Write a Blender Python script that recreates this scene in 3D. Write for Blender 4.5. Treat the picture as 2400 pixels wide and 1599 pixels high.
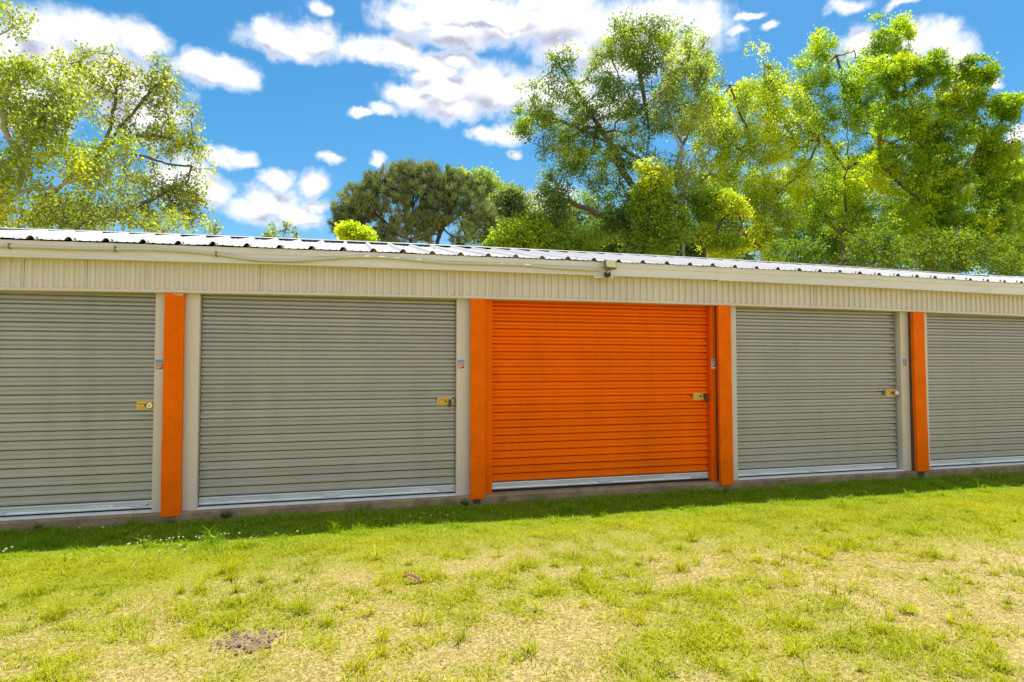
import bpy, math, random
import numpy as np
from mathutils import Vector, Matrix

for o in list(bpy.data.objects):
    bpy.data.objects.remove(o, do_unlink=True)
scene = bpy.context.scene
COL = scene.collection
rng = np.random.default_rng(11)
random.seed(11)
R = math.radians

# ------------------------------------------------------------------ camera
# world: X along the storage fronts, Y away behind the doors (door jambs at Y=0), Z up (slab top at Z=0)
F_PX, YAW, PITCH = 1444.3, 0.2557, 0.0352
CAM = np.array([1.6816, -6.6972, 1.4427])
fw = np.array([math.sin(YAW)*math.cos(PITCH), math.cos(YAW)*math.cos(PITCH), math.sin(PITCH)])
rt = np.array([math.cos(YAW), -math.sin(YAW), 0.0])
up = np.cross(rt, fw)
cd = bpy.data.cameras.new('camera'); cam = bpy.data.objects.new('camera', cd); COL.objects.link(cam)
cd.sensor_width = 36.0; cd.lens = F_PX/2400*36.0; cd.clip_start = 0.05; cd.clip_end = 3000
cam.matrix_world = Matrix(((rt[0], up[0], -fw[0], CAM[0]), (rt[1], up[1], -fw[1], CAM[1]), (rt[2], up[2], -fw[2], CAM[2]), (0, 0, 0, 1)))
scene.camera = cam
scene.render.resolution_x, scene.render.resolution_y = 1024, 682

def ray(px, py): return fw + rt*(px-1200)/F_PX + up*(799.5-py)/F_PX
def onY(px, py, Y):
    d = ray(px, py); return CAM + d*(Y-CAM[1])/d[1]
def onZ(px, py, Z):
    d = ray(px, py); return CAM + d*(Z-CAM[2])/d[2]

# ------------------------------------------------------------------ world, sun, exposure
SUN_EL, SUN_AZ = R(73.0), R(33.0)          # azimuth from +Y (behind the building) towards +X
SKY_STRENGTH = 0.11; SKY_VALUE = .69; CLOUD_VALUE = .56
scene.view_settings.view_transform = 'Standard'
scene.view_settings.look = 'None'
scene.view_settings.exposure = 1.06
scene.view_settings.gamma = 1.0
scene.view_settings.use_curve_mapping = False

world = bpy.data.worlds.new('World'); scene.world = world; world.use_nodes = True
SKY_CLOUDS = [  # centre x, y and half sizes of the cumulus heads seen in the photograph
 (90,70,75,45),(215,85,110,48),(330,95,65,42),(120,150,160,70),(270,190,130,75),(60,240,120,70),(330,270,90,60),
 (505,175,85,34),(565,185,42,33),(470,150,40,30),(618,62,34,26),(660,95,80,40),(735,95,62,42),(690,130,60,22),
 (850,112,60,26),(925,118,50,36),(905,140,80,18),(1000,150,60,26),(1075,140,50,22),(1040,165,55,16),(990,178,40,14),
 (960,45,70,34),(1060,40,130,50),(1060,80,120,34),(1190,45,120,56),(1300,50,110,64),(1330,115,80,44),(1440,70,110,70),
 (1560,45,110,60),(1650,60,62,52),(1590,110,110,44),(1470,150,120,40),(1120,5,280,14),
 (960,228,60,28),(1040,205,80,42),(1130,190,70,48),(1060,250,110,30),(1180,225,100,44),(1300,225,120,50),(1420,250,90,40),
 (900,262,26,14),(845,268,26,10),(752,18,16,12),(1130,312,34,14),(1185,318,60,20),(1211,360,9,8),
 (430,415,70,44),(500,445,44,38),(560,372,40,14),(510,376,28,10),(655,422,36,24),(728,430,36,30),(640,472,70,34),(590,492,60,24),(700,505,52,24),(740,480,36,14),
 (773,374,17,8),(886,371,14,8),(1985,12,50,16),(2120,4,30,8),(2195,100,46,46),(2140,110,44,34),(2230,130,30,34),(2020,95,50,34),(2080,130,60,30),
 (1755,34,32,9),(1800,62,14,6),(1725,72,14,10),(1860,300,60,20),(2395,312,24,18),(2330,190,14,8),(1290,470,60,34),(1230,520,90,20)]

def cumulus_group(name, blobs, use_far):
    """one node group per sector of the sky: the field is positive inside a cloud"""
    g = bpy.data.node_groups.new(name, 'ShaderNodeTree')
    g.interface.new_socket('Dir', in_out='INPUT', socket_type='NodeSocketVector')
    g.interface.new_socket('Shift', in_out='INPUT', socket_type='NodeSocketFloat')
    g.interface.new_socket('Field', in_out='OUTPUT', socket_type='NodeSocketFloat')
    g.interface.new_socket('Base', in_out='OUTPUT', socket_type='NodeSocketFloat')
    n, l = g.nodes, g.links
    gi = n.new('NodeGroupInput'); go = n.new('NodeGroupOutput')
    def M(op, a, b=None, c=None):
        m = n.new('ShaderNodeMath'); m.operation = op
        for i, v in enumerate((a, b, c)):
            if v is None: continue
            if isinstance(v, (int, float)): m.inputs[i].default_value = v
            else: l.new(v, m.inputs[i])
        return m.outputs[0]
    def noise(vec, sc, det, rough):
        t = n.new('ShaderNodeTexNoise'); t.inputs['Scale'].default_value = sc; t.inputs['Detail'].default_value = det; t.inputs['Roughness'].default_value = rough; l.new(vec, t.inputs['Vector']); return t
    sx = n.new('ShaderNodeSeparateXYZ'); l.new(gi.outputs['Dir'], sx.inputs[0])
    az = M('ARCTAN2', sx.outputs[0], sx.outputs[1])
    el = M('ADD', M('ARCSINE', sx.outputs[2]), gi.outputs['Shift'])
    cb = n.new('ShaderNodeCombineXYZ'); l.new(az, cb.inputs[0]); l.new(el, cb.inputs[1])
    if blobs:
        w1 = noise(cb.outputs[0], 16, 5, .55)       # a turbulent offset gives the cauliflower edges
        off = n.new('ShaderNodeVectorMath'); off.operation = 'SUBTRACT'; l.new(w1.outputs['Color'], off.inputs[0]); off.inputs[1].default_value = (.5, .5, .5)
        ma = n.new('ShaderNodeVectorMath'); ma.operation = 'MULTIPLY_ADD'; l.new(off.outputs[0], ma.inputs[0]); ma.inputs[1].default_value = (.055, .045, 0); l.new(cb.outputs[0], ma.inputs[2])
        cur = None
        for a, e, ra, re in blobs:
            small = ra*1444 < 27; z = .4 if small else 0.; q = 1.45 if small else 1.; ra, re = ra*q, re*q     # little puffs stay thin and feathered
            v = n.new('ShaderNodeVectorMath'); v.operation = 'MULTIPLY_ADD'; l.new(ma.outputs[0], v.inputs[0])
            v.inputs[1].default_value = (1/ra, 1/re, 0); v.inputs[2].default_value = (-a/ra, -e/re, z)
            ln = n.new('ShaderNodeVectorMath'); ln.operation = 'LENGTH'; l.new(v.outputs[0], ln.inputs[0])
            cur = ln.outputs['Value'] if cur is None else M('SMOOTH_MIN', cur, ln.outputs['Value'], .22)
        base = M('SUBTRACT', 1.0, cur)
        bil = M('MULTIPLY', M('SUBTRACT', noise(cb.outputs[0], 13, 3, .5).outputs['Fac'], .5), .8)
        fld = M('ADD', base, M('MULTIPLY', M('SUBTRACT', noise(cb.outputs[0], 30, 7, .62).outputs['Fac'], .5), 1.5))
    else:                                           # unseen rest of the sky: noise cumulus, cover thickened to brighten the doors
        fld = M('MULTIPLY', M('SUBTRACT', noise(gi.outputs['Dir'], 3.2, 7, .55).outputs['Fac'], .455), 6.0)
    base = fld if not blobs else M('ADD', base, bil)
    l.new(fld, go.inputs['Field']); l.new(base, go.inputs['Base']); return g

def build_world():
    nt = world.node_tree; N = nt.nodes; L = nt.links; N.clear()
    world.cycles.sampling_method = 'MANUAL'; world.cycles.sample_map_resolution = 512
    B = []
    for (cx, cy, rx, ry) in SKY_CLOUDS:
        d = ray(cx, cy); d = d/np.linalg.norm(d); a = math.atan2(d[0], d[1]); e = math.asin(d[2])
        d2 = ray(cx+rx, cy); a2 = math.atan2(d2[0], d2[1]); d3 = ray(cx, cy-ry); d3 = d3/np.linalg.norm(d3)
        B.append((a, e, max(abs(a2-a), .004)*1.12, max(abs(math.asin(d3[2])-e), .004)*1.12))
    tc = N.new('ShaderNodeTexCoord')
    nz = N.new('ShaderNodeVectorMath'); nz.operation = 'NORMALIZE'; L.new(tc.outputs['Generated'], nz.inputs[0])
    sep = N.new('ShaderNodeSeparateXYZ'); L.new(nz.outputs[0], sep.inputs[0])
    at = N.new('ShaderNodeMath'); at.operation = 'ARCTAN2'; L.new(sep.outputs[0], at.inputs[0]); L.new(sep.outputs[1], at.inputs[1])
    sky = N.new('ShaderNodeTexSky'); sky.sky_type = 'NISHITA'; sky.sun_disc = False
    sky.sun_elevation = SUN_EL; sky.sun_rotation = SUN_AZ; sky.air_density = 1.0; sky.dust_density = .9; sky.ozone_density = 2.0; sky.altitude = 0
    hs = N.new('ShaderNodeHueSaturation'); hs.inputs['Hue'].default_value = .488; hs.inputs['Saturation'].default_value = 1.46; hs.inputs['Value'].default_value = SKY_VALUE
    L.new(sky.outputs[0], hs.inputs['Color'])
    def mr(src, a, b, to=1.0):
        m = N.new('ShaderNodeMapRange'); m.interpolation_type = 'SMOOTHSTEP'; L.new(src, m.inputs[0]); m.inputs[1].default_value = a; m.inputs[2].default_value = b; m.inputs[4].default_value = to; return m.outputs[0]
    def shader(g):
        A = N.new('ShaderNodeGroup'); A.node_tree = g; L.new(nz.outputs[0], A.inputs['Dir']); A.inputs['Shift'].default_value = 0
        Bn = N.new('ShaderNodeGroup'); Bn.node_tree = g; L.new(nz.outputs[0], Bn.inputs['Dir']); Bn.inputs['Shift'].default_value = .028
        cov = mr(A.outputs[0], -.38, .62)
        df = N.new('ShaderNodeMath'); df.operation = 'SUBTRACT'; L.new(Bn.outputs['Base'], df.inputs[0]); L.new(A.outputs['Base'], df.inputs[1])
        sh = N.new('ShaderNodeMath'); sh.operation = 'MULTIPLY'; L.new(mr(df.outputs[0], -.28, .52), sh.inputs[0]); L.new(mr(A.outputs[0], .0, .5), sh.inputs[1])
        cc = N.new('ShaderNodeMix'); cc.data_type = 'RGBA'; L.new(sh.outputs[0], cc.inputs['Factor'])
        k = CLOUD_VALUE/SKY_STRENGTH; cc.inputs['A'].default_value = (k, k, 1.03*k, 1); cc.inputs['B'].default_value = (.46*k, .475*k, .58*k, 1)
        mx = N.new('ShaderNodeMix'); mx.data_type = 'RGBA'; L.new(cov, mx.inputs['Factor']); L.new(hs.outputs[0], mx.inputs['A']); L.new(cc.outputs['Result'], mx.inputs['B'])
        bg = N.new('ShaderNodeBackground'); bg.inputs['Strength'].default_value = SKY_STRENGTH; L.new(mx.outputs['Result'], bg.inputs['Color']); return bg.outputs[0]
    def step(src, lim):
        m = N.new('ShaderNodeMath'); m.operation = 'GREATER_THAN'; L.new(src, m.inputs[0]); m.inputs[1].default_value = lim; return m.outputs[0]
    def mix(f, a, b):
        m = N.new('ShaderNodeMixShader'); L.new(f, m.inputs[0]); L.new(a, m.inputs[1]); L.new(b, m.inputs[2]); return m.outputs[0]
    rest = shader(cumulus_group('cumulus_far', None, True))
    # the sectors of the photographed sky; neighbours share the clouds near their border, so they meet without a seam
    lim = [-.95]+[math.atan2(*ray(x, 400)[:2]) for x in (420, 800, 1180, 1620)]+[1.15]
    cur = None
    for k in range(5):
        bl = [q for q in B if q[0]+2.6*q[2]+.06 > lim[k] and q[0]-2.6*q[2]-.06 < lim[k+1]]
        s = shader(cumulus_group('cumulus_sector', bl, False))
        cur = s if cur is None else mix(step(at.outputs[0], lim[k]), cur, s)
    cur = mix(step(at.outputs[0], lim[0]), rest, cur); cur = mix(step(at.outputs[0], lim[5]), cur, rest)
    cur = mix(step(sep.outputs[2], .60), cur, rest)
    out = N.new('ShaderNodeOutputWorld'); L.new(cur, out.inputs['Surface'])
build_world()

sd = bpy.data.lights.new('sun', 'SUN'); sd.energy = 5.0; sd.angle = R(.53); sd.color = (1.0, .95, .86)
sun = bpy.data.objects.new('sun', sd); COL.objects.link(sun)
sdir = Vector((math.sin(SUN_AZ)*math.cos(SUN_EL), math.cos(SUN_AZ)*math.cos(SUN_EL), math.sin(SUN_EL)))
sun.rotation_euler = sdir.to_track_quat('Z', 'Y').to_euler(); sun.location = (0, 20, 40)

# ------------------------------------------------------------------ helpers
_tab = np.random.default_rng(5).random((32, 32, 32))
def vnoise(p):
    p = np.asarray(p, float)
    i = np.floor(p).astype(int); f = p-i; f = f*f*(3-2*f)
    r = 0
    for dx in (0, 1):
        for dy in (0, 1):
            for dz in (0, 1):
                w = (f[..., 0] if dx else 1-f[..., 0])*(f[..., 1] if dy else 1-f[..., 1])*(f[..., 2] if dz else 1-f[..., 2])
                r = r+w*_tab[(i[..., 0]+dx) % 32, (i[..., 1]+dy) % 32, (i[..., 2]+dz) % 32]
    return r
def fbm(p, o=4):
    p = np.asarray(p, float); a, s, r = .5, 0., 0.
    for k in range(o):
        r = r+a*vnoise(p*2**k+17.3*k); s += a; a *= .5
    return r/s
def sstep(a, b, x):
    t = np.clip((x-a)/(b-a), 0, 1); return t*t*(3-2*t)

def tag(o, label=None, cat=None, group=None, kind=None):
    for k, v in (('label', label), ('category', cat), ('group', group), ('kind', kind)):
        if v: o[k] = v
    return o
def link(name, me, mats, parent=None, smooth=False):
    o = bpy.data.objects.new(name, me); COL.objects.link(o)
    if mats is not None and len(me.materials) == 0:
        for m in (mats if isinstance(mats, (list, tuple)) else [mats]): me.materials.append(m)
    if parent is not None: o.parent = parent; o.matrix_parent_inverse = parent.matrix_world.inverted() if False else Matrix.Identity(4)
    if smooth: me.polygons.foreach_set('use_smooth', np.ones(len(me.polygons), bool))
    return o
def empty(name, loc=(0, 0, 0)):
    o = bpy.data.objects.new(name, None); COL.objects.link(o); o.location = loc; o.empty_display_size = .2
    return o
class MB:
    def __init__(s): s.v = []; s.f = []; s.m = []
    def poly(s, vs, faces, mi=0):
        b = len(s.v); s.v += [tuple(map(float, v)) for v in vs]
        for f in faces: s.f.append([b+i for i in f]); s.m.append(mi)
        return s
    def box(s, a, b, mi=0, bev=0.0):
        (x0, y0, z0), (x1, y1, z1) = a, b
        if bev <= 0:
            return s.poly([(x0,y0,z0),(x1,y0,z0),(x1,y1,z0),(x0,y1,z0),(x0,y0,z1),(x1,y0,z1),(x1,y1,z1),(x0,y1,z1)],
                          [(3,2,1,0),(4,5,6,7),(0,1,5,4),(1,2,6,5),(2,3,7,6),(3,0,4,7)], mi)
        # vertical-edge and rim chamfered box
        e = bev; vs = []
        for z, i in ((z0, e), (z0+e, 0), (z1-e, 0), (z1, e)):
            q = e if i == 0 else 0
            for (x, y) in ((x0+i+q, y0+i), (x1-i-q, y0+i), (x1-i, y0+i+q), (x1-i, y1-i-q), (x1-i-q, y1-i), (x0+i+q, y1-i), (x0+i, y1-i-q), (x0+i, y0+i+q)): vs.append((x, y, z))
        fs = [tuple(range(7, -1, -1)), tuple(range(24, 32))]
        for k in range(3):
            for j in range(8): fs.append((k*8+j, k*8+(j+1) % 8, k*8+8+(j+1) % 8, k*8+8+j))
        return s.poly(vs, fs, mi)
    def tube(s, pts, rad, n=8, mi=0, cap=True):
        pts = [Vector(p) for p in pts]; rad = rad if isinstance(rad, (list, tuple)) else [rad]*len(pts); vs = []
        for i, p in enumerate(pts):
            d = (pts[min(i+1, len(pts)-1)]-pts[max(i-1, 0)]).normalized()
            a = d.orthogonal().normalized() if i == 0 else (prev-d*prev.dot(d)).normalized()
            prev = a; b = d.cross(a)
            for j in range(n):
                t = 2*math.pi*j/n; vs.append(p+(a*math.cos(t)+b*math.sin(t))*rad[i])
        fs = [(k*n+j, k*n+(j+1) % n, (k+1)*n+(j+1) % n, (k+1)*n+j) for k in range(len(pts)-1) for j in range(n)]
        if cap: fs += [tuple(range(n-1, -1, -1)), tuple(range((len(pts)-1)*n, len(pts)*n))]
        return s.poly(vs, fs, mi)
    def sweep(s, prof, xs, mi=0, zf=None):
        """an open (y, z) profile carried along X"""
        vs = [(x, y, z+(zf(x) if zf else 0)) for x in xs for (y, z) in prof]; n = len(prof)
        return s.poly(vs, [(k*n+j, (k+1)*n+j, (k+1)*n+j+1, k*n+j+1) for k in range(len(xs)-1) for j in range(n-1)], mi)
    def mesh(s, name):
        me = bpy.data.meshes.new(name); me.from_pydata(s.v, [], s.f)
        me.polygons.foreach_set('material_index', np.array(s.m, dtype=np.int32)); me.update(); return me
    def build(s, name, mats, parent=None, smooth=False): return link(name, s.mesh(name), mats, parent, smooth)

def big_mesh(name, V, F, colors=None):
    """V (n,3), F a list of (m,k) index arrays, colors (n,3)"""
    me = bpy.data.meshes.new(name); me.vertices.add(len(V)); me.vertices.foreach_set('co', np.ascontiguousarray(V, np.float32).ravel())
    idx = np.concatenate([f.ravel() for f in F]).astype(np.int32)
    tot = np.concatenate([np.full(len(f), f.shape[1], np.int32) for f in F])
    me.loops.add(len(idx)); me.loops.foreach_set('vertex_index', idx)
    me.polygons.add(len(tot)); me.polygons.foreach_set('loop_start', np.concatenate([[0], np.cumsum(tot)[:-1]]).astype(np.int32))
    try: me.polygons.foreach_set('loop_total', tot)
    except Exception: pass
    if colors is not None:
        at = me.color_attributes.new('Col', 'FLOAT_COLOR', 'POINT')
        at.data.foreach_set('color', np.concatenate([colors, np.ones((len(colors), 1))], 1).astype(np.float32).ravel())
    me.update(calc_edges=True); return me

# ------------------------------------------------------------------ materials
def mat(name, col, rough=.5, metal=0., var=.12, vscale=3.0, bump=0., bscale=40., dirt=None, dscale=2.0, damt=.5, spec=.5, stretch=(1, 1, 1), orand=0.):
    m = bpy.data.materials.new(name); m.use_nodes = True; nt = m.node_tree; N, L = nt.nodes, nt.links
    b = N['Principled BSDF']; b.inputs['Roughness'].default_value = rough; b.inputs['Metallic'].default_value = metal; b.inputs['Specular IOR Level'].default_value = spec
    tc = N.new('ShaderNodeTexCoord'); mp = N.new('ShaderNodeMapping'); mp.inputs['Scale'].default_value = stretch
    geo = N.new('ShaderNodeNewGeometry'); L.new(geo.outputs['Position'], mp.inputs['Vector'])
    nz = N.new('ShaderNodeTexNoise'); nz.inputs['Scale'].default_value = vscale; nz.inputs['Detail'].default_value = 6; L.new(mp.outputs[0], nz.inputs['Vector'])
    rm = N.new('ShaderNodeMapRange'); L.new(nz.outputs['Fac'], rm.inputs[0]); rm.inputs[1].default_value = .3; rm.inputs[2].default_value = .7
    rm.inputs[3].default_value = 1-var; rm.inputs[4].default_value = 1+var
    mul = N.new('ShaderNodeVectorMath'); mul.operation = 'SCALE'; mul.inputs[0].default_value = col; L.new(rm.outputs[0], mul.inputs['Scale'])
    oi = N.new('ShaderNodeObjectInfo'); om = N.new('ShaderNodeMapRange'); L.new(oi.outputs['Random'], om.inputs[0]); om.inputs[3].default_value = 1-orand; om.inputs[4].default_value = 1+orand
    mu2 = N.new('ShaderNodeVectorMath'); mu2.operation = 'SCALE'; L.new(mul.outputs[0], mu2.inputs[0]); L.new(om.outputs[0], mu2.inputs['Scale'])
    c = mu2.outputs[0]
    if dirt:
        dn = N.new('ShaderNodeTexNoise'); dn.inputs['Scale'].default_value = dscale; dn.inputs['Detail'].default_value = 9; dn.inputs['Roughness'].default_value = .65; L.new(mp.outputs[0], dn.inputs['Vector'])
        dr = N.new('ShaderNodeMapRange'); L.new(dn.outputs['Fac'], dr.inputs[0]); dr.inputs[1].default_value = .52; dr.inputs[2].default_value = .72; dr.inputs[4].default_value = damt
        mx = N.new('ShaderNodeMix'); mx.data_type = 'RGBA'; L.new(dr.outputs[0], mx.inputs['Factor']); L.new(c, mx.inputs['A']); mx.inputs['B'].default_value = (*dirt, 1); c = mx.outputs['Result']
    L.new(c, b.inputs['Base Color'])
    rr = N.new('ShaderNodeMapRange'); L.new(nz.outputs['Fac'], rr.inputs[0]); rr.inputs[3].default_value = max(rough-.1, .05); rr.inputs[4].default_value = min(rough+.12, 1); L.new(rr.outputs[0], b.inputs['Roughness'])
    if bump > 0:
        bn = N.new('ShaderNodeTexNoise'); bn.inputs['Scale'].default_value = bscale; bn.inputs['Detail'].default_value = 5; L.new(mp.outputs[0], bn.inputs['Vector'])
        bp = N.new('ShaderNodeBump'); bp.inputs['Strength'].default_value = bump; bp.inputs['Distance'].default_value = .01; L.new(bn.outputs['Fac'], bp.inputs['Height']); L.new(bp.outputs[0], b.inputs['Normal'])
    return m
def leaf_mat(name, trans=.45, rough=.5, tint=(1.1, 1.12, .5)):
    m = bpy.data.materials.new(name); m.use_nodes = True; N, L = m.node_tree.nodes, m.node_tree.links
    b = N['Principled BSDF']; b.inputs['Roughness'].default_value = rough; b.inputs['Specular IOR Level'].default_value = .12
    a = N.new('ShaderNodeAttribute'); a.attribute_name = 'Col'
    L.new(a.outputs['Color'], b.inputs['Base Color'])
    t = N.new('ShaderNodeBsdfTranslucent'); mu = N.new('ShaderNodeVectorMath'); mu.operation = 'MULTIPLY'; L.new(a.outputs['Color'], mu.inputs[0]); mu.inputs[1].default_value = tint
    L.new(mu.outputs[0], t.inputs['Color'])
    mx = N.new('ShaderNodeMixShader'); mx.inputs[0].default_value = trans; L.new(b.outputs[0], mx.inputs[1]); L.new(t.outputs[0], mx.inputs[2])
    L.new(mx.outputs[0], N['Material Output'].inputs['Surface']); return m

BEIGE = (.72, .63, .52); TRIM = (.78, .715, .62)
M = {}
M['beige'] = mat('beige_paint', BEIGE, .45, var=.05, vscale=1.2, dirt=(.36, .29, .16), dscale=2.6, damt=.22, stretch=(1, 1, .35))
M['trim'] = mat('trim_paint', TRIM, .4, var=.05, vscale=1.0, dirt=(.42, .35, .22), dscale=1.6, damt=.35, stretch=(.5, 1, 2))
M['orange'] = mat('orange_paint', (.95, .155, .0005), .38, metal=.25, var=.05, vscale=2.0, spec=.05, dirt=(.66, .11, .002), dscale=1.8, damt=.4, stretch=(2., 1, .4), orand=.05)
M['orange_post'] = mat('orange_post_paint', (.94, .152, .0005), .5, spec=.05, var=.08, vscale=5.0, dirt=(.60, .12, .004), dscale=7, damt=.55, bump=.4, bscale=6)
M['scrape'] = mat('scraped_paint', (.72, .34, .16), .6, var=.2, vscale=30)
M['door_gray'] = mat('gray_slat_paint', (.42, .39, .325), .33, metal=.35, spec=.5, var=.06, vscale=.9, dirt=(.32, .295, .24), dscale=1.6, damt=.45, stretch=(2.2, 1, .35), orand=.05)
M['dark'] = mat('dark_gap', (.03, .025, .02), .8)
M['steel_brown'] = mat('rusty_column', (.085, .052, .028), .7, var=.3, vscale=12, dirt=(.16, .08, .035), dscale=9, damt=.6, bump=.2)
M['alu'] = mat('bare_aluminium', (.72, .73, .74), .36, metal=.55, var=.08, vscale=5, dirt=(.45, .44, .42), dscale=6, damt=.35, stretch=(.6, 1, 4))
M['sill'] = mat('white_sill', (.78, .77, .74), .5, var=.06, vscale=5)
M['roof'] = mat('white_metal_roof', (.345, .345, .36), .5, var=.06, vscale=1.1, dirt=(.24, .23, .22), dscale=3.5, damt=.4, stretch=(4, .5, 1))
M['roof_under'] = mat('roof_underside', (.20, .15, .10), .8, var=.2)
M['closure'] = mat('foam_closure', (.30, .21, .13), .9, var=.4, vscale=6)
M['concrete'] = mat('stained_concrete', (.31, .225, .125), .9, var=.3, vscale=7, dirt=(.13, .08, .036), dscale=3.0, damt=.85, bump=.6, bscale=60)
M['brass'] = mat('brass_latch', (.72, .47, .12), .3, metal=.75, var=.15, vscale=60, dirt=(.2, .13, .04), dscale=40, damt=.6)
M['chrome'] = mat('bright_steel', (.78, .78, .78), .2, metal=.9, var=.05)
M['black_steel'] = mat('dark_padlock', (.06, .06, .065), .4, metal=.5, var=.2, vscale=60)
M['lamp_gray'] = mat('lamp_housing', (.17, .155, .12), .5, var=.08, vscale=20)
M['lens'] = mat('yellowed_lens', (.74, .70, .38), .25, var=.08, vscale=60)
M['box_white'] = mat('box_plastic', (.62, .57, .44), .5, var=.08, vscale=8)
M['pvc'] = mat('conduit_paint', (.64, .58, .43), .45, var=.05, dirt=(.40, .33, .2), dscale=6, damt=.4)
M['st_blue'] = mat('sticker_blue', (.20, .36, .62), .4, var=.03)
M['st_red'] = mat('sticker_red', (.48, .06, .05), .4, var=.03)
M['st_white'] = mat('sticker_white', (.80, .76, .70), .4, var=.03)
M['st_pink'] = mat('sticker_print', (.78, .52, .46), .4, var=.03)
M['label_gray'] = mat('label_print', (.40, .40, .42), .5, var=.1, vscale=60)
M['soil'] = mat('loose_soil', (.165, .118, .068), .95, var=.3, vscale=25, dirt=(.09, .062, .036), dscale=22, damt=.7, bump=.6, bscale=70)
M['dead_leaf'] = mat('dead_leaf', (.20, .088, .032), .6, var=.25, vscale=40)
M['bark_brown'] = mat('brown_bark', (.15, .11, .075), .9, var=.3, vscale=8, bump=.5, bscale=25, stretch=(1, 1, .3))
M['bark_pale'] = mat('pale_bark', (.40, .36, .29), .85, var=.25, vscale=4, dirt=(.22, .18, .13), dscale=5, damt=.6)
M['bark_dark'] = mat('dark_bark', (.075, .055, .04), .9, var=.3, vscale=8, bump=.4)
M['leaf'] = leaf_mat('tree_leaf', .50, tint=(1.3, 1.3, .5))
M['needle'] = leaf_mat('pine_needle', .25, tint=(1, 1.05, .7))
M['blade'] = leaf_mat('grass_blade', .40, .7, tint=(1.25, 1.2, .3))
M['petal'] = mat('clover_petal', (.60, .57, .44), .8, var=.05)

# ------------------------------------------------------------------ ground
def dz_arch(x): return .016-.0011*(np.asarray(x)-4.6)**2 if not isinstance(x, float) else .016-.0011*(x-4.6)**2
def arch(x):
    t = float(np.clip(x, -3.5, 13.0)); return .016-.0011*(t-4.6)**2
def gh(x, y):
    x = np.asarray(x, float); y = np.asarray(y, float)
    p = np.stack([x*.9, y*.9, np.full_like(x, 3.1)], -1)
    h = -.082+.030*(fbm(p, 3)-.5)+.012*(fbm(p*4, 2)-.5)
    c = onZ(585, 1508, -.08)
    h = h+.035*np.exp(-(((x-c[0])/.16)**2+((y-c[1])/.14)**2))       # the low heap of dug soil
    for hx in (.02, 3.02, 6.09, 9.08):
        h = h-.05*np.exp(-(((x-hx)/.14)**2+((y+.08)/.07)**2))       # hollows under the post ends
    return h
def dryness(x, y):
    p = np.stack([x, y, np.full_like(x, 9.7)], -1)
    n1 = fbm(p*1.15, 4); n2 = fbm(p*3.3+5, 3)
    n3 = fbm(p*9.0+11, 2)
    edge = -1.45-.75*sstep(3.5, 8.0, x)-.45*sstep(.9, -1.2, x)
    d = sstep(edge+.5, edge-1.1, y+1.1*(n1-.5))
    d = d*np.clip(.66+1.3*(n1-.5)+1.1*(n2-.5)+.9*(n3-.5), .12, 1)
    d = d*(1-.40*sstep(.55, -.6, x-.35*(y+2.6)))                    # the left corner stays greener
    return np.clip(d, 0, 1)

def ground():
    a = np.concatenate([np.linspace(-400, -12, 20), np.linspace(-8, 16, 221), np.linspace(22, 400, 20)])
    b = np.concatenate([np.linspace(-300, -14, 14), np.linspace(-9, .5, 96), np.linspace(3, 500, 26)])
    X, Y = np.meshgrid(a, b); Z = gh(X, Y)
    far = sstep(14, 60, np.hypot(X-4, Y+2)); Z = Z*(1-far)-.08*far
    V = np.stack([X, Y, Z], -1).reshape(-1, 3); nx = len(a); ny = len(b)
    i = (np.arange(ny-1)[:, None]*nx+np.arange(nx-1)[None]).ravel()
    dr = np.maximum(dryness(V[:, 0], V[:, 1]), sstep(-.24, -.10, V[:, 1])); me = big_mesh('ground', V, [np.stack([i, i+1, i+nx+1, i+nx], 1)], np.repeat(dr[:, None], 3, 1))
    m = bpy.data.materials.new('lawn_soil'); m.use_nodes = True; N, L = m.node_tree.nodes, m.node_tree.links
    bs = N['Principled BSDF']; bs.inputs['Roughness'].default_value = .95; bs.inputs['Specular IOR Level'].default_value = .1
    ge = N.new('ShaderNodeNewGeometry')
    n1 = N.new('ShaderNodeTexNoise'); n1.inputs['Scale'].default_value = 1.3; n1.inputs['Detail'].default_value = 8; L.new(ge.outputs['Position'], n1.inputs['Vector'])
    n2 = N.new('ShaderNodeTexNoise'); n2.inputs['Scale'].default_value = 45; n2.inputs['Detail'].default_value = 6; L.new(ge.outputs['Position'], n2.inputs['Vector'])
    r1 = N.new('ShaderNodeValToRGB'); L.new(n2.outputs['Fac'], r1.inputs[0])
    e = r1.color_ramp.elements; e[0].position = .3; e[0].color = (.12, .09, .045, 1); e[1].position = .66; e[1].color = (.37, .29, .125, 1)
    r2 = N.new('ShaderNodeMapRange'); va = N.new('ShaderNodeAttribute'); va.attribute_name = 'Col'; L.new(va.outputs['Fac'], r2.inputs[0]); r2.inputs[1].default_value = .1; r2.inputs[2].default_value = .8; r2.inputs[3].default_value = .92; r2.inputs[4].default_value = .12
    mx = N.new('ShaderNodeMix'); mx.data_type = 'RGBA'; L.new(r2.outputs[0], mx.inputs['Factor']); L.new(r1.outputs[0], mx.inputs['A']); mx.inputs['B'].default_value = (.15, .17, .008, 1)
    L.new(mx.outputs['Result'], bs.inputs['Base Color'])
    bp = N.new('ShaderNodeBump'); bp.inputs['Strength'].default_value = .7; bp.inputs['Distance'].default_value = .02; L.new(n2.outputs['Fac'], bp.inputs['Height']); L.new(bp.outputs[0], bs.inputs['Normal'])
    o = link('ground', me, m, smooth=True); o['kind'] = 'structure'
ground()

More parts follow.
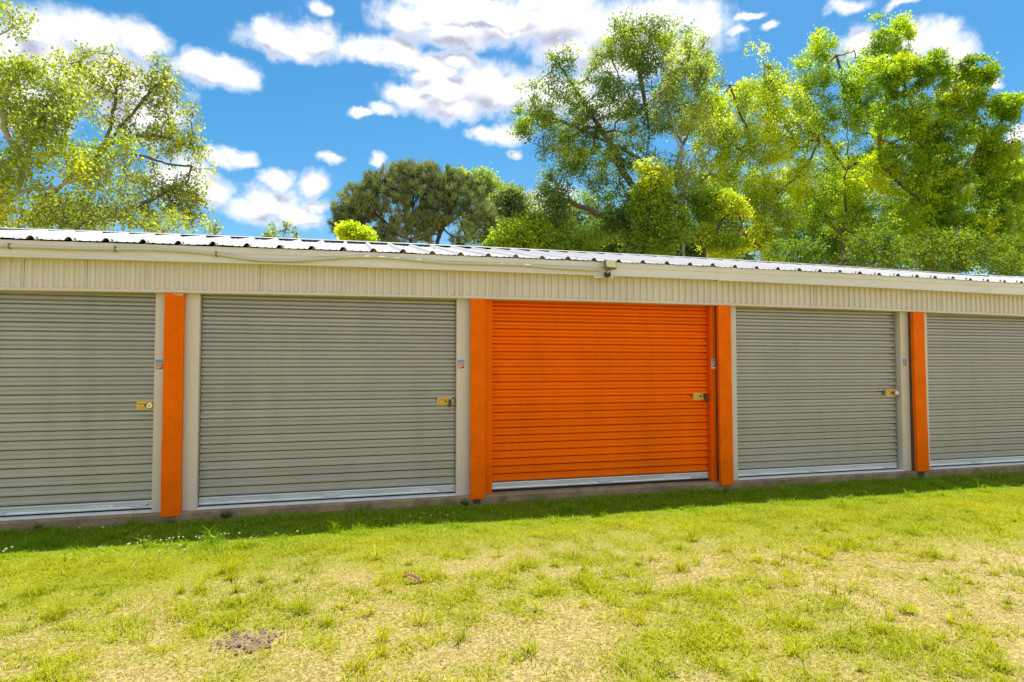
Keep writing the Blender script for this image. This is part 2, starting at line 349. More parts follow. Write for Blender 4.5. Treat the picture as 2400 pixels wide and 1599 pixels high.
# ------------------------------------------------------------------ the storage building
X0, X1 = -4.6, 16.2
HB, FB, RE = 2.131, 2.423, 2.585      # header bottom, fascia bottom, roof pan at the eave
RIDGE_Y, RIDGE_Z, EAVE_Y = 2.5, 3.165, -.185
bld = empty('storage_building', (4.5, 2.5, -.08))
tag(bld, 'long low storage building with roll-up doors and white metal roof', 'building')
def B(o):      # part of the building, built in world coordinates
    o.parent = bld; o.matrix_parent_inverse = Matrix.Translation(-bld.location); return o
def sub(o, parent): o.parent = parent; o.matrix_parent_inverse = Matrix.Identity(4); return o

def slab():
    xs = np.arange(X0-.05, X1+.1, .12); mb = MB()
    pr = []
    for i, x in enumerate(xs):
        n = (vnoise([x*1.7, 3.3, 1.1])-.5); n2 = (vnoise([x*6., 8.3, 1.1])-.5)
        pr.append([(x, 5.25, -.004), (x, .0, -.004), (x, -.045+.012*n2, -.006+.006*n2), (x, -.058+.014*n+.006*n2, -.018), (x, -.056+.02*n, -.06+.01*n2), (x, -.062+.03*n, -.30)])
    n = 6; mb.poly([v for p in pr for v in p], [(k*n+j, k*n+j+1, (k+1)*n+j+1, (k+1)*n+j) for k in range(len(xs)-1) for j in range(n-1)])
    B(mb.build('concrete_slab', M['concrete'], smooth=False))
slab()

# door openings: (left, right, material, bottom gap, jamb colours)
DOORS = [(-2.82, -.17, 'door_gray'), (.226, 2.805, 'door_gray'), (3.205, 5.952, 'orange'), (6.311, 8.835, 'door_gray'), (9.288, 11.88, 'door_gray')]
DLAB = ['gray slatted roll-up door at the left end', 'gray slatted roll-up door left of the orange door', 'bright orange slatted roll-up door', 'gray slatted roll-up door right of the orange door', 'gray slatted roll-up door at the right end']
PITCH_S = .0858; CURT = .088; BAR_T = .105
def slat_profile():
    pts = [(0, -.030), (.004, .000), (.03, .003), (.34, .005), (.38, .0075), (.58, .0235), (.62, .0255), (.83, .0260), (.862, .0225), (.872, -.030), (.999, -.030)]
    return [(-d, -t*PITCH_S) for t, d in pts]
HW = {}
for i, (a, b, mk) in enumerate(DOORS):
    w = b-a-.012 if i != 3 else b-a-.03
    top = 2.20; nsl = int(math.ceil((top-BAR_T)/PITCH_S))
    ztop = BAR_T+nsl*PITCH_S
    d = MB().box((a+.002, CURT+.034, .03), (b-.002, CURT+.05, ztop)).build('door', M['dark']); B(d)
    tag(d, DLAB[i])
    me = MB().sweep(slat_profile(), list(np.linspace(0, w, 7))).mesh('slat')
    for k in range(nsl):
        s = link('slat', me, M[mk]); sub(s, d)
        s.location = (a+.006, CURT+.0008*math.sin(k*2.3+i), ztop-k*PITCH_S)
        s.rotation_euler = (0, R(random.uniform(-.02, .02)), 0)
    # aluminium bottom bar: ledge, face, rubber seal
    z0 = .022
    bar = MB().sweep([(CURT, BAR_T+.004), (CURT-.026, BAR_T-.004), (CURT-.028, BAR_T-.012), (CURT-.017, BAR_T-.020), (CURT-.017, z0+.026), (CURT-.021, z0+.016), (CURT-.020, z0+.006), (CURT, z0+.006)], list(np.linspace(a+.006, a+.006+w, 5))).build('bottom_bar', M['alu']); sub(bar, d)
    sub(MB().box((a+.006, CURT-.012, .004), (a+.006+w, CURT+.008, z0+.006)).build('rubber_seal', M['dark']), d)
    if i != 2: sub(MB().box((a+.001, -.012, -.004), (b-.001, CURT-.014, .0115), bev=.003).build('sill_strip', M['sill']), d)
    hx = {0: (-1.48, -.30), 1: (1.50, 2.70), 2: (4.58, 5.80), 3: (7.5, 8.66), 4: (10.2, 11.7)}[i]
    hm = None
    for q, x in enumerate(hx):
        if hm is None:
            hb = MB(); hb.tube([(-.07, 0, 0), (-.07, -.018, 0), (-.045, -.026, -.003), (.045, -.026, -.003), (.07, -.018, 0), (.07, 0, 0)], .006, 8)
            for sx in (-.07, .07): hb.tube([(sx, .0, 0), (sx, -.006, 0)], .015, 10)
            hm = hb.mesh('handle')
        h = link('handle', hm, M['alu'], smooth=True); sub(h, d); h.location = (x, CURT-.018, .062)
    lx = {0: -.62, 1: 2.42, 2: 5.42, 3: 8.30, 4: 11.3}[i]
    lb = MB(); lb.box((lx-.10, CURT-.0195, .047), (lx+.10, CURT-.0172, .078), 0)
    for q in range(3): lb.box((lx-.085+.055*q, CURT-.0202, .055+.004*(q % 2)), (lx-.045+.055*q, CURT-.0196, .060+.004*(q % 2)), 1)
    sub(lb.build('maker_label', [M['st_white'] if i == 2 else M['sill'], M['label_gray']]), d)
    # latch on the right edge
    if i < 4:
        lxr = {0: -.335, 1: 2.60, 2: 5.735, 3: 8.615}[i]; zc = {0: 1.028, 1: 1.021, 2: 1.03, 3: 1.04}[i]
        L_ = {0: .15, 1: .165, 2: .165, 3: .20}[i]; y0 = CURT-.027; lt = MB()
        lt.box((lxr, y0-.004, zc-.045), (lxr+L_, y0, zc+.045), 0, )
        lt.box((lxr+.004, y0-.022, zc+.016), (lxr+L_*.66, y0-.0042, zc+.036), 0, .003)
        lt.box((lxr+.010, y0-.018, zc-.036), (lxr+L_*.66, y0-.0042, zc-.020), 0, .003)
        lt.box((lxr+.022, y0-.016, zc-.012), (lxr+L_+.02, y0-.0042, zc+.010), 0, .003)
        lt.box((lxr+L_*.72, y0-.024, zc-.038), (lxr+L_*.95, y0-.0044, zc+.038), 0, .004)
        lt.tube([(lxr+L_*.55, y0-.016, zc), (lxr+L_*.55, y0-.030, zc)], .008, 8, 1)
        la = lt.build('latch', [M['brass'], M['dark']]); sub(la, d); la['label'] = 'brass sliding latch'
        HW[i] = (lxr+L_*.83, y0, zc)

# jambs: front plate and the return into the opening
def jamb(x0, x1, mk, side, z0=-.004, lab=None):
    mb = MB(); dp = .074
    mb.box((x0, 0, z0), (x1, .012, HB+.05))
    xr = x1 if side > 0 else x0
    mb.box((xr-.012 if side > 0 else xr, .0122, z0), (xr if side > 0 else xr+.012, CURT+.03, HB+.05))
    o = B(mb.build('door_jamb', M[mk])); 
    if lab: o['label'] = lab
    return o
J = [jamb(-2.97, -2.82, 'beige', 1), jamb(-.17, -.045, 'beige', -1), jamb(.075, .226, 'beige', 1), jamb(2.805, 2.962, 'beige', -1),
     jamb(3.088, 3.205, 'orange', 1, -.035, 'orange painted door jamb'), jamb(5.952, 6.026, 'orange', -1, -.03, 'orange painted door jamb'), jamb(6.155, 6.311, 'beige', 1),
     jamb(8.835, 8.985, 'beige', -1), jamb(9.125, 9.288, 'beige', 1), jamb(11.88, 12.03, 'beige', -1)]

def sticker(xc, zc, parent, w=.078, h=.115, blue=.30):
    y = -.0015; mb = MB()
    def q(u0, v0, u1, v1, mi, lift): mb.box((xc+(u0-.5)*w, y-lift, zc+(v0-.5)*h), (xc+(u1-.5)*w, y-lift+.0006, zc+(v1-.5)*h), mi)
    q(0, 0, 1, 1-blue, 2, 0); q(0, 1-blue+.005, 1.02, 1, 0, .0006); q(.05, .18, .95, .66, 1, .0008)
    for v0, u1, mi in ((.56, .78, 3), (.44, .88, 2), (.33, .68, 2), (.24, .50, 3)): q(.10, v0, u1, v0+.055, mi, .0016)
    q(.06, .07, .55, .105, 4, .0008)
    sub(mb.build('notice_sticker', [M['st_blue'], M['st_red'], M['st_white'], M['st_pink'], M['label_gray']]), parent)
def fix_parent_space(o): pass
sticker(-.125, 1.415, J[1]); sticker(2.850, 1.416, J[3]); sticker(5.989, 1.429, J[5], w=.068); sticker(8.893, 1.439, J[7], w=.07)

# orange posts: a dented sheet cover on a brown column
def post(x0, x1, zb, xb=0., crease=None, seed=0., dent=1., lab=None):
    nz, nx = 60, 9; zt = HB-.002+arch((x0+x1)/2); yf = -.092
    V = []; rows = nx+4
    for k in range(nz+1):
        z = zb+(zt-zb)*k/nz; low = (1-k/nz)
        sh = xb*low**1.5
        line = []
        for j in range(nx):
            u = j/(nx-1); x = x0+(x1-x0)*u; y = yf
            if crease and u > crease: y += (u-crease)*.065
            dn = (vnoise([x*9+seed, z*4.5, seed])-.5); big = (vnoise([x*5+seed, z*1.6+seed, 4.])-.5)
            e = .35+low**2
            y += (.010*dn+.012*big)*e*dent*(1 if 0 < j < nx-1 else .35)
            if crease: y += .022*math.exp(-((u-.8)/.2)**2-((z-1.98)/.05)**2)-.012*math.exp(-((u-.65)/.2)**2-((z-1.90)/.04)**2)
            xe = (vnoise([z*6+seed, seed, 2.])-.5)*.007*(e if j in (0, nx-1) else .3)*dent
            line.append((x+sh+xe, y, z))
        a, b = line[0], line[-1]
        V += [(a[0]+.004, a[1]+.05, z), (a[0], a[1]+.006, z)]+line+[(b[0], b[1]+.006, z), (b[0]-.004, b[1]+.05, z)]
    F = [(k*rows+j, k*rows+j+1, (k+1)*rows+j+1, (k+1)*rows+j) for k in range(nz) for j in range(rows-1)]
    F.append(tuple((nz)*rows+j for j in range(rows)))
    o = B(MB().poly(V, F).build('post', M['orange_post'])); o['label'] = lab
    c = MB(); w = x1-x0
    n = 12
    for k in range(n):
        pass
    zb2 = -.3
    yc = yf+(.066 if crease else .03)
    c.poly([(x0+.012+xb, yc, zb+.006), (x1-.012+xb, yc, zb+.006), (x1-.012, .01, zb+.006), (x0+.012, .01, zb+.006), (x0+.012, yc, zt-.004), (x1-.012, yc, zt-.004), (x1-.012, .01, zt-.004), (x0+.012, .01, zt-.004)],
           [(3,2,1,0),(4,5,6,7),(0,1,5,4),(1,2,6,5),(2,3,7,6),(3,0,4,7)])
    sub(c.build('column_core', M['steel_brown']), o)
    s = MB(); s.box((x0+.035+xb*.8, -.06, -.32), (x1-.045+xb*.8, .005, zb+.005)); sub(s.build('column_foot', M['steel_brown']), o)
    if crease:
        sc = MB(); 
        sc.poly([(x0+.07, yf-.0035, zt-.003), (x1-.012, yf+.012, zt-.003), (x1-.006, yf+.014, zt-.03), (x0+.115, yf-.001, zt-.028), (x0+.085, yf-.0035, zt-.018)], [(0, 4, 3, 2, 1)])
        sub(sc.build('paint_scrape', M['scrape']), o)
    return o
post(-3.12, -2.955, -.03, 0, None, 5.2, .8, 'orange post at the far left')
post(-.068, .100, -.032, 0, .62, 1.3, 1.15, 'dented orange post with a scraped top')
post(2.942, 3.105, -.034, 0, None, 2.9, .8, 'orange post left of the orange door')
post(6.006, 6.176, -.034, .012, None, 7.7, .7, 'orange post right of the orange door')
post(8.958, 9.142, -.005, .026, None, 4.1, 1.2, 'leaning orange post near the right edge')
post(12.02, 12.18, -.03, 0, None, 9.4, .8, 'orange post at the far right')

# header: backing, ribbed panels, bottom trim
PW = .5096
B(MB().sweep([(-.048, HB+.01), (-.048, FB+.14), (.2, FB+.14)], list(np.arange(X0, X1+.01, .25)), 0, arch).build('header_backing', M['dark']))
def header_mesh():
    prof = []; n = 6; p = (PW-.0018)/n
    for k in range(n):
        x = k*p
        for u, y in ((0, 0), (.22, 0), (.34, .002), (.40, -.016), (.47, -.019), (.66, -.019), (.74, -.016), (.82, -.001)): prof.append((x+u*p, y))
    prof.append((PW-.0018, 0.)); z0, z1 = HB+.016, FB+.05
    vs = [(x, y, z) for z in (z0, z1) for x, y in prof]; m = len(prof)
    return MB().poly(vs, [(j, j+1, m+j+1, m+j) for j in range(m-1)]).mesh('header_panel')
hm = header_mesh()
x = 2.318-PW*13
while x < X1-.4:
    h = B(link('header_panel', hm, M['beige'])); h.location = (x, -.060+random.uniform(-.0012, .0012), arch(x+.25)); h.rotation_euler = (0, R(random.uniform(-.05, .05)), R(random.uniform(-.08, .08))); x += PW
xs = list(np.arange(X0, X1+.01, .25))
B(MB().sweep([(-.066, HB+.032), (-.076, HB+.026), (-.078, HB+.004), (-.074, HB), (.09, HB+.002), (.09, HB+.06)], xs, 0, arch).build('header_trim', M['beige']))

# eave fascia in lapped lengths
def wav(x): return arch(x)+.006*(float(vnoise([x*.8, 2.2, 7.7]))-.5)
FJ = [X0, -1.8, 2.10, 5.953, 9.4, 13.0, X1]
for k in range(6):
    a, b = FJ[k], FJ[k+1]+(.03 if k < 5 else 0); o_ = -.0025*(k % 2)
    lo = FB-(.006 if k >= 3 else 0)
    pr = [(-.10+o_, RE-.003), (-.166+o_, RE-.004), (-.168+o_, RE-.062), (-.161+o_, RE-.070), (-.164+o_, lo+.022), (-.172+o_, lo+.016), (-.173+o_, lo+.002), (-.167+o_, lo), (-.06, lo+.004)]
    B(MB().sweep(pr, list(np.arange(a, b, .15))+[b], 0, wav).build('fascia', M['trim']))

# roof: underside, ribbed sheets, ridge cap
slope = (RIDGE_Z-RE)/(RIDGE_Y-EAVE_Y)
und = []
for x in np.arange(X0-.1, X1+.11, .3):
    und += [(x, EAVE_Y+.06, RE-.012+arch(x)), (x, RIDGE_Y, RIDGE_Z-.03+arch(x)), (x, 2*RIDGE_Y-EAVE_Y, RE-.03+arch(x)), (x, RIDGE_Y, RE-.05+arch(x))]
n = len(und)//4
roof = B(MB().poly(und, [(4*k+j, 4*k+4+j, 4*k+4+(j+1) % 4, 4*k+(j+1) % 4) for k in range(n-1) for j in range(4)]+[(0, 1, 2, 3), (4*n-1, 4*n-2, 4*n-3, 4*n-4)]).build('roof', M['roof_under']))
RP = .3040
def roof_mesh(seed):
    prof = []
    for k in range(3):
        x = k*RP
        for u, z in ((0, 0), (.10, 0), (.115, .005), (.15, .005), (.165, 0), (.30, 0), (.315, .005), (.35, .005), (.365, 0), (.44, 0), (.52, .032), (.60, .032), (.68, 0), (.83, 0), (.845, .005), (.88, .005), (.895, 0)): prof.append((x+u*RP, z))
    prof.append((3*RP+.02, 0)); m = len(prof); vs = []; ny = 8
    ys = np.linspace(EAVE_Y, RIDGE_Y-.03, ny)
    for i, y in enumerate(ys):
        for x, z in prof:
            wv = .010*(float(vnoise([x*3+seed*9.1, y*1.2, seed]))-.5)
            vs.append((x, y+(.004*math.sin(x*41+seed) if i == 0 else 0), RE+slope*(y-EAVE_Y)+z+wv))
    return MB().poly(vs, [(i*m+j, i*m+j+1, (i+1)*m+j+1, (i+1)*m+j) for i in range(ny-1) for j in range(m-1)]).mesh('roof_panel')
rms = [roof_mesh(s+.37) for s in range(4)]
xp = -1.125-.56*RP-4*3*RP; k = 0
while xp < X1-.2:
    p = sub(link('roof_panel', rms[k % 4], M['roof']), roof); p.location = (xp, random.uniform(-.006, .006), arch(xp+.45)+.0022*(k % 2)); p.rotation_euler = (0, math.atan(.0022*(xp+.45-4.6))*(1 if -3 < xp < 12.5 else 0), R(random.uniform(-.05, .05)))
    bk = sub(link('roof_panel', rms[(k+2) % 4], M['roof']), roof); bk.location = (xp+3*RP, 2*RIDGE_Y, arch(xp+.45)+.0022*(k % 2)); bk.rotation_euler = (0, 0, math.pi)
    xp += 3*RP; k += 1
rc_ = MB(); xq = -1.125-12*RP
while xq < X1-.3:
    z = RE+slope*.04+arch(xq); rc_.poly([(xq-.030, EAVE_Y+.04, z-.012), (xq+.030, EAVE_Y+.04, z-.012), (xq+.010, EAVE_Y+.04, z+.0275), (xq-.010, EAVE_Y+.04, z+.0275)], [(0, 1, 2, 3)]); xq += RP
r_c = sub(rc_.build('rib_closures', M['closure']), roof); r_c['kind'] = 'stuff'
def capz(x): return arch(x)+.008*(float(vnoise([x*.9, 6.1, 2.4]))-.5)
sub(MB().sweep([(RIDGE_Y-.17, RIDGE_Z-.17*slope+.034), (RIDGE_Y-.165, RIDGE_Z-.165*slope+.041), (RIDGE_Y-.02, RIDGE_Z-.02*slope+.040), (RIDGE_Y, RIDGE_Z+.042), (RIDGE_Y+.02, RIDGE_Z-.02*slope+.040), (RIDGE_Y+.165, RIDGE_Z-.165*slope+.037), (RIDGE_Y+.17, RIDGE_Z-.17*slope+.030)], list(np.arange(X0-.1, X1+.1, .3)), 0, capz).build('ridge_cap', M['roof']), roof)
sc = MB()
for q in range(52):
    x = -4.3+q*.39+random.uniform(-.05, .05); y = EAVE_Y+random.choice((.25, .9, 1.6))+random.uniform(-.03, .03)
    z = RE+slope*(y-EAVE_Y)+arch(x)+.001; sc.tube([(x, y, z), (x, y, z+.012)], .010, 6)
s_ = sub(sc.build('roof_screws', M['lamp_gray']), roof); s_['kind'] = 'stuff'

# side and back walls, plain panel ends beyond the last posts
B(MB().box((X0, .02, -.01), (-2.975, .1, HB+.1)).build('front_wall', M['beige'])); B(MB().box((12.035, .02, -.01), (X1, .1, HB+.1)).build('front_wall', M['beige']))
for xa in (X0+.01, X1-.07):
    B(MB().poly([(xa, .12, -.01), (xa, 5.1, -.01), (xa, 5.1, RE-.05), (xa, 2.5, RIDGE_Z-.1), (xa, .12, RE-.05), (xa+.06, .12, -.01), (xa+.06, 5.1, -.01), (xa+.06, 5.1, RE-.05), (xa+.06, 2.5, RIDGE_Z-.1), (xa+.06, .12, RE-.05)],
                [(4, 3, 2, 1, 0), (5, 6, 7, 8, 9), (0, 1, 6, 5), (1, 2, 7, 6), (2, 3, 8, 7), (3, 4, 9, 8), (4, 0, 5, 9)]).build('end_wall', M['beige']))
B(MB().box((X0+.08, 5.0, -.01), (X1-.08, 5.08, RE-.03)).build('back_wall', M['beige']))

# ------------------------------------------------------------------ things fixed to the building
CY = -.185
cp = [(-330, 566), (-150, 572), (0, 576), (22, 577), (150, 582), (270, 584), (330, 584), (420, 588), (507, 596), (560, 604), (620, 610.5), (700, 611), (783, 605), (850, 602.5), (920, 605), (1000, 612), (1060, 617), (1130, 618.5), (1219, 621), (1300, 628), (1370, 632), (1404, 634)]
def smooth(pts, n=4):
    out = []
    for i in range(len(pts)-1):
        p0, p1, p2, p3 = (np.array(pts[max(0, min(len(pts)-1, j))]) for j in (i-1, i, i+1, i+2))
        for k in range(n):
            t = k/n; out.append(.5*((2*p1)+(-p0+p2)*t+(2*p0-5*p1+4*p2-p3)*t*t+(-p0+3*p1-3*p2+p3)*t**3))
    return out+[np.array(pts[-1])]
cw = smooth([onY(x, y, CY) for x, y in cp])
con = MB().tube(cw, .0155, 8).build('conduit', M['pvc'], smooth=True)
tag(con, 'thin beige cable conduit sagging along the fascia to the floodlight', 'conduit')
for px, py in ((22, 577), (270, 584), (507, 596), (783, 605), (997, 611.7)):
    c = onY(px, py, CY); m = MB(); m.box((c[0]-.006, CY-.0175, c[2]-.024), (c[0]+.006, CY+.018, c[2]+.026)); o = m.build('clip', M['lamp_gray'] if px < 600 else M['pvc']); o.parent = con
fl = empty('floodlight', (4.50, -.178, 2.47)); tag(fl, 'small gray floodlight with yellowed lens on the fascia', 'floodlight')
c = onY(1430, 620, -.255)
hl = MB().box((-.076, -.018, -.052), (.076, .018, .052), 0, .007); H = hl.build('housing', M['lamp_gray']); H.parent = fl; H.location = Vector(c)-fl.location; H.rotation_euler = (R(-12), R(1.5), R(10))
ln = MB().box((-.063, -.0215, -.040), (.063, -.0175, .040), 0, .002).build('lens', M['lens']); ln.parent = H
for q in range(5): o = MB().box((-.060+q*.026, .022, -.05), (-.050+q*.026, .036, .05)).build('cooling_fin', M['lamp_gray']); o.parent = H
ar = MB().tube([(0, -.01, -.06), (0, -.018, .0), (.01, -.05, .035)], .012, 8).build('arm', M['lamp_gray'], smooth=True); ar.parent = fl
sn = MB().tube([(-.005, -.02, -.022), (-.005, -.045, -.024), (-.004, -.070, -.028), (-.003, -.088, -.034), (-.002, -.094, -.037)], [.034, .036, .033, .021, .005], 14).build('sensor_dome', M['black_steel'], smooth=True); sn.parent = fl
bx = MB().box((-.055, -.022, -.066), (.05, .012, .05), 0, .005).build('junction_box', M['box_white']); bx.parent = fl
pl = MB().box((-.15, .0, -.062), (.09, .014, -.036), 0, .002).build('mounting_strip', M['trim']); pl.parent = fl

PL = [('round steel padlock on the door at the left end', 0, 'disc', 'chrome'), ('dark narrow padlock on the gray door left of the orange door', 1, 'bar', 'black_steel'),
      ('dark tilted padlock on the bright orange door', 2, 'tilt', 'black_steel'), ('round steel padlock on the gray door right of the orange door', 3, 'disc', 'chrome')]
for lab, i, kind, mk in PL:
    x, y, z = HW[i]; t = empty('padlock', (x, y-.03, z)); tag(t, lab, 'padlock', 'padlocks on the door latches')
    if kind == 'disc':
        b_ = MB().tube([(0, .006, -.004), (0, .002, -.004), (0, -.014, -.004), (0, -.019, -.004)], [.022, .030, .030, .024], 18).build('body', M[mk], smooth=False); b_.parent = t
        k_ = MB().box((-.004, -.0205, -.014), (.004, -.0185, .004)).build('keyway', M['dark']); k_.parent = t
        s_ = MB().tube([(-.014, .004, .024), (-.010, .016, .030), (.010, .016, .030), (.014, .004, .024)], .0045, 8).build('shackle', M['chrome'], smooth=True); s_.parent = t
    else:
        b_ = MB().box((-.014, -.022, -.062), (.014, .004, .012), 0, .004).build('body', M[mk]); b_.parent = t
        s_ = MB().tube([(-.009, -.010, .010), (-.009, -.010, .034), (-.003, -.008, .042), (.004, -.006, .042), (.009, -.004, .034), (.009, -.004, .010)], .0045, 8).build('shackle', M['chrome'] if kind == 'bar' else M[mk], smooth=True); s_.parent = t
        if kind == 'tilt': t.rotation_euler = (0, R(-28), 0); t.location.x += .012

# ------------------------------------------------------------------ trees
def grow(seeds, P, bf):
    """seeds: (pos, parent, path) lists; every point of P joins the nearest node, long detours penalised"""
    pos = [np.array(s[0]) for s in seeds]; par = [s[1] for s in seeds]; path = [s[2] for s in seeds]
    n = len(P); best = np.full(n, 1e9); bp = np.zeros(n, int); done = np.zeros(n, bool)
    for i, p in enumerate(pos):
        c = np.linalg.norm(P-p, axis=1)+bf*path[i]; u = c < best; best[u] = c[u]; bp[u] = i
    ids = np.zeros(n, int)
    for _ in range(n):
        j = int(np.argmin(np.where(done, 1e9, best))); done[j] = True
        q = bp[j]; k = len(pos); pos.append(P[j]); par.append(q); path.append(path[q]+np.linalg.norm(P[j]-pos[q])); ids[j] = k
        c = np.linalg.norm(P-P[j], axis=1)+bf*path[k]; u = (c < best) & ~done; best[u] = c[u]; bp[u] = k
    return np.array(pos), np.array(par), np.array(path)

def tubes(name, A, Bp, ra, rb, sides=5):
    d = Bp-A; ln = np.linalg.norm(d, axis=1, keepdims=True)+1e-9; d = d/ln
    ref = np.where(np.abs(d[:, 2:3]) > .9, np.array([[1., 0, 0]]), np.array([[0, 0, 1.]]))
    u = np.cross(d, ref); u /= np.linalg.norm(u, axis=1, keepdims=True); v = np.cross(d, u)
    t = np.arange(sides)*2*np.pi/sides
    ring = u[:, None]*np.cos(t)[None, :, None]+v[:, None]*np.sin(t)[None, :, None]
    V = np.concatenate([A[:, None]+ring*ra[:, None, None], (Bp+d*rb[:, None]*.4)[:, None]+ring*rb[:, None, None]], 1).reshape(-1, 3)
    b = np.arange(len(A))[:, None]*2*sides; j = np.arange(sides)[None]; j2 = (j+1) % sides
    F = np.stack([b+j, b+j2, b+sides+j2, b+sides+j], -1).reshape(-1, 4)
    return V, F

def wood(name, pos, par, r, m, parent, r_, wig=.10):
    e = np.where(par >= 0)[0]; A = pos[par[e]]; Bq = pos[e]; ra = r[e]*1.0; rp = np.minimum(r[par[e]], r[e]*1.6)
    L_ = np.linalg.norm(Bq-A, axis=1, keepdims=True)
    off = r_.normal(0, 1, A.shape)*L_*wig*np.clip(.03/ra, .2, 1)[:, None]; off[:, 2] -= L_[:, 0]*.03
    m1 = A*.66+Bq*.34+off*.8; m2 = A*.33+Bq*.67+off
    Vs, Fs, base = [], [], 0
    for a, b, x, y in ((A, m1, rp, rp*.6+ra*.4), (m1, m2, rp*.6+ra*.4, rp*.25+ra*.75), (m2, Bq, rp*.25+ra*.75, ra)):
        V, F = tubes(name, a, b, x, y, 5); Vs.append(V); Fs.append(F+base); base += len(V)
    me = big_mesh(name, np.concatenate(Vs), [np.concatenate(Fs)])
    o = link(name, me, m, parent, smooth=True); return o, (A, m1, m2, Bq)

def leaves(C, size, r_, cols, upb=.5, asp=.62, droop=0.):
    n = len(C); nrm = r_.normal(0, 1, (n, 3)); nrm[:, 2] += upb; nrm /= np.linalg.norm(nrm, axis=1, keepdims=True)
    t = r_.normal(0, 1, (n, 3)); t[:, 2] -= droop; t -= nrm*np.sum(t*nrm, 1, keepdims=True); t /= np.linalg.norm(t, axis=1, keepdims=True)
    s = np.cross(nrm, t); L_ = (size*r_.uniform(.6, 1.3, n))[:, None]
    V = np.stack([C, C+t*L_*.45+s*L_*asp*.5+nrm*L_*.10, C+t*L_, C+t*L_*.45-s*L_*asp*.5+nrm*L_*.10], 1).reshape(-1, 3)
    F = np.arange(n*4).reshape(n, 4)
    return V, F, np.repeat(cols, 4, 0)

def blob_points(blobs, Y, r_, gap, gs):
    out = []
    for b in blobs:
        cx, cy, rx, ry, n = b[:5]; dy = b[5] if len(b) > 5 else 0.
        c = onY(cx, cy, Y+dy); dep = (c-CAM)@fw; ax, az = rx*dep/F_PX, ry*dep/F_PX; ay = min(max(.7*min(ax, az*1.2), .45), 2.4)
        d = r_.normal(0, 1, (n*3, 3)); d /= np.linalg.norm(d, axis=1, keepdims=True); d *= (r_.random((n*3, 1))**.42)
        p = c+d*np.array([ax, ay, az]); f = fbm(p*gs+7.7, 3)
        p = p[f > gap][:n]; out.append(p)
    return np.concatenate(out)

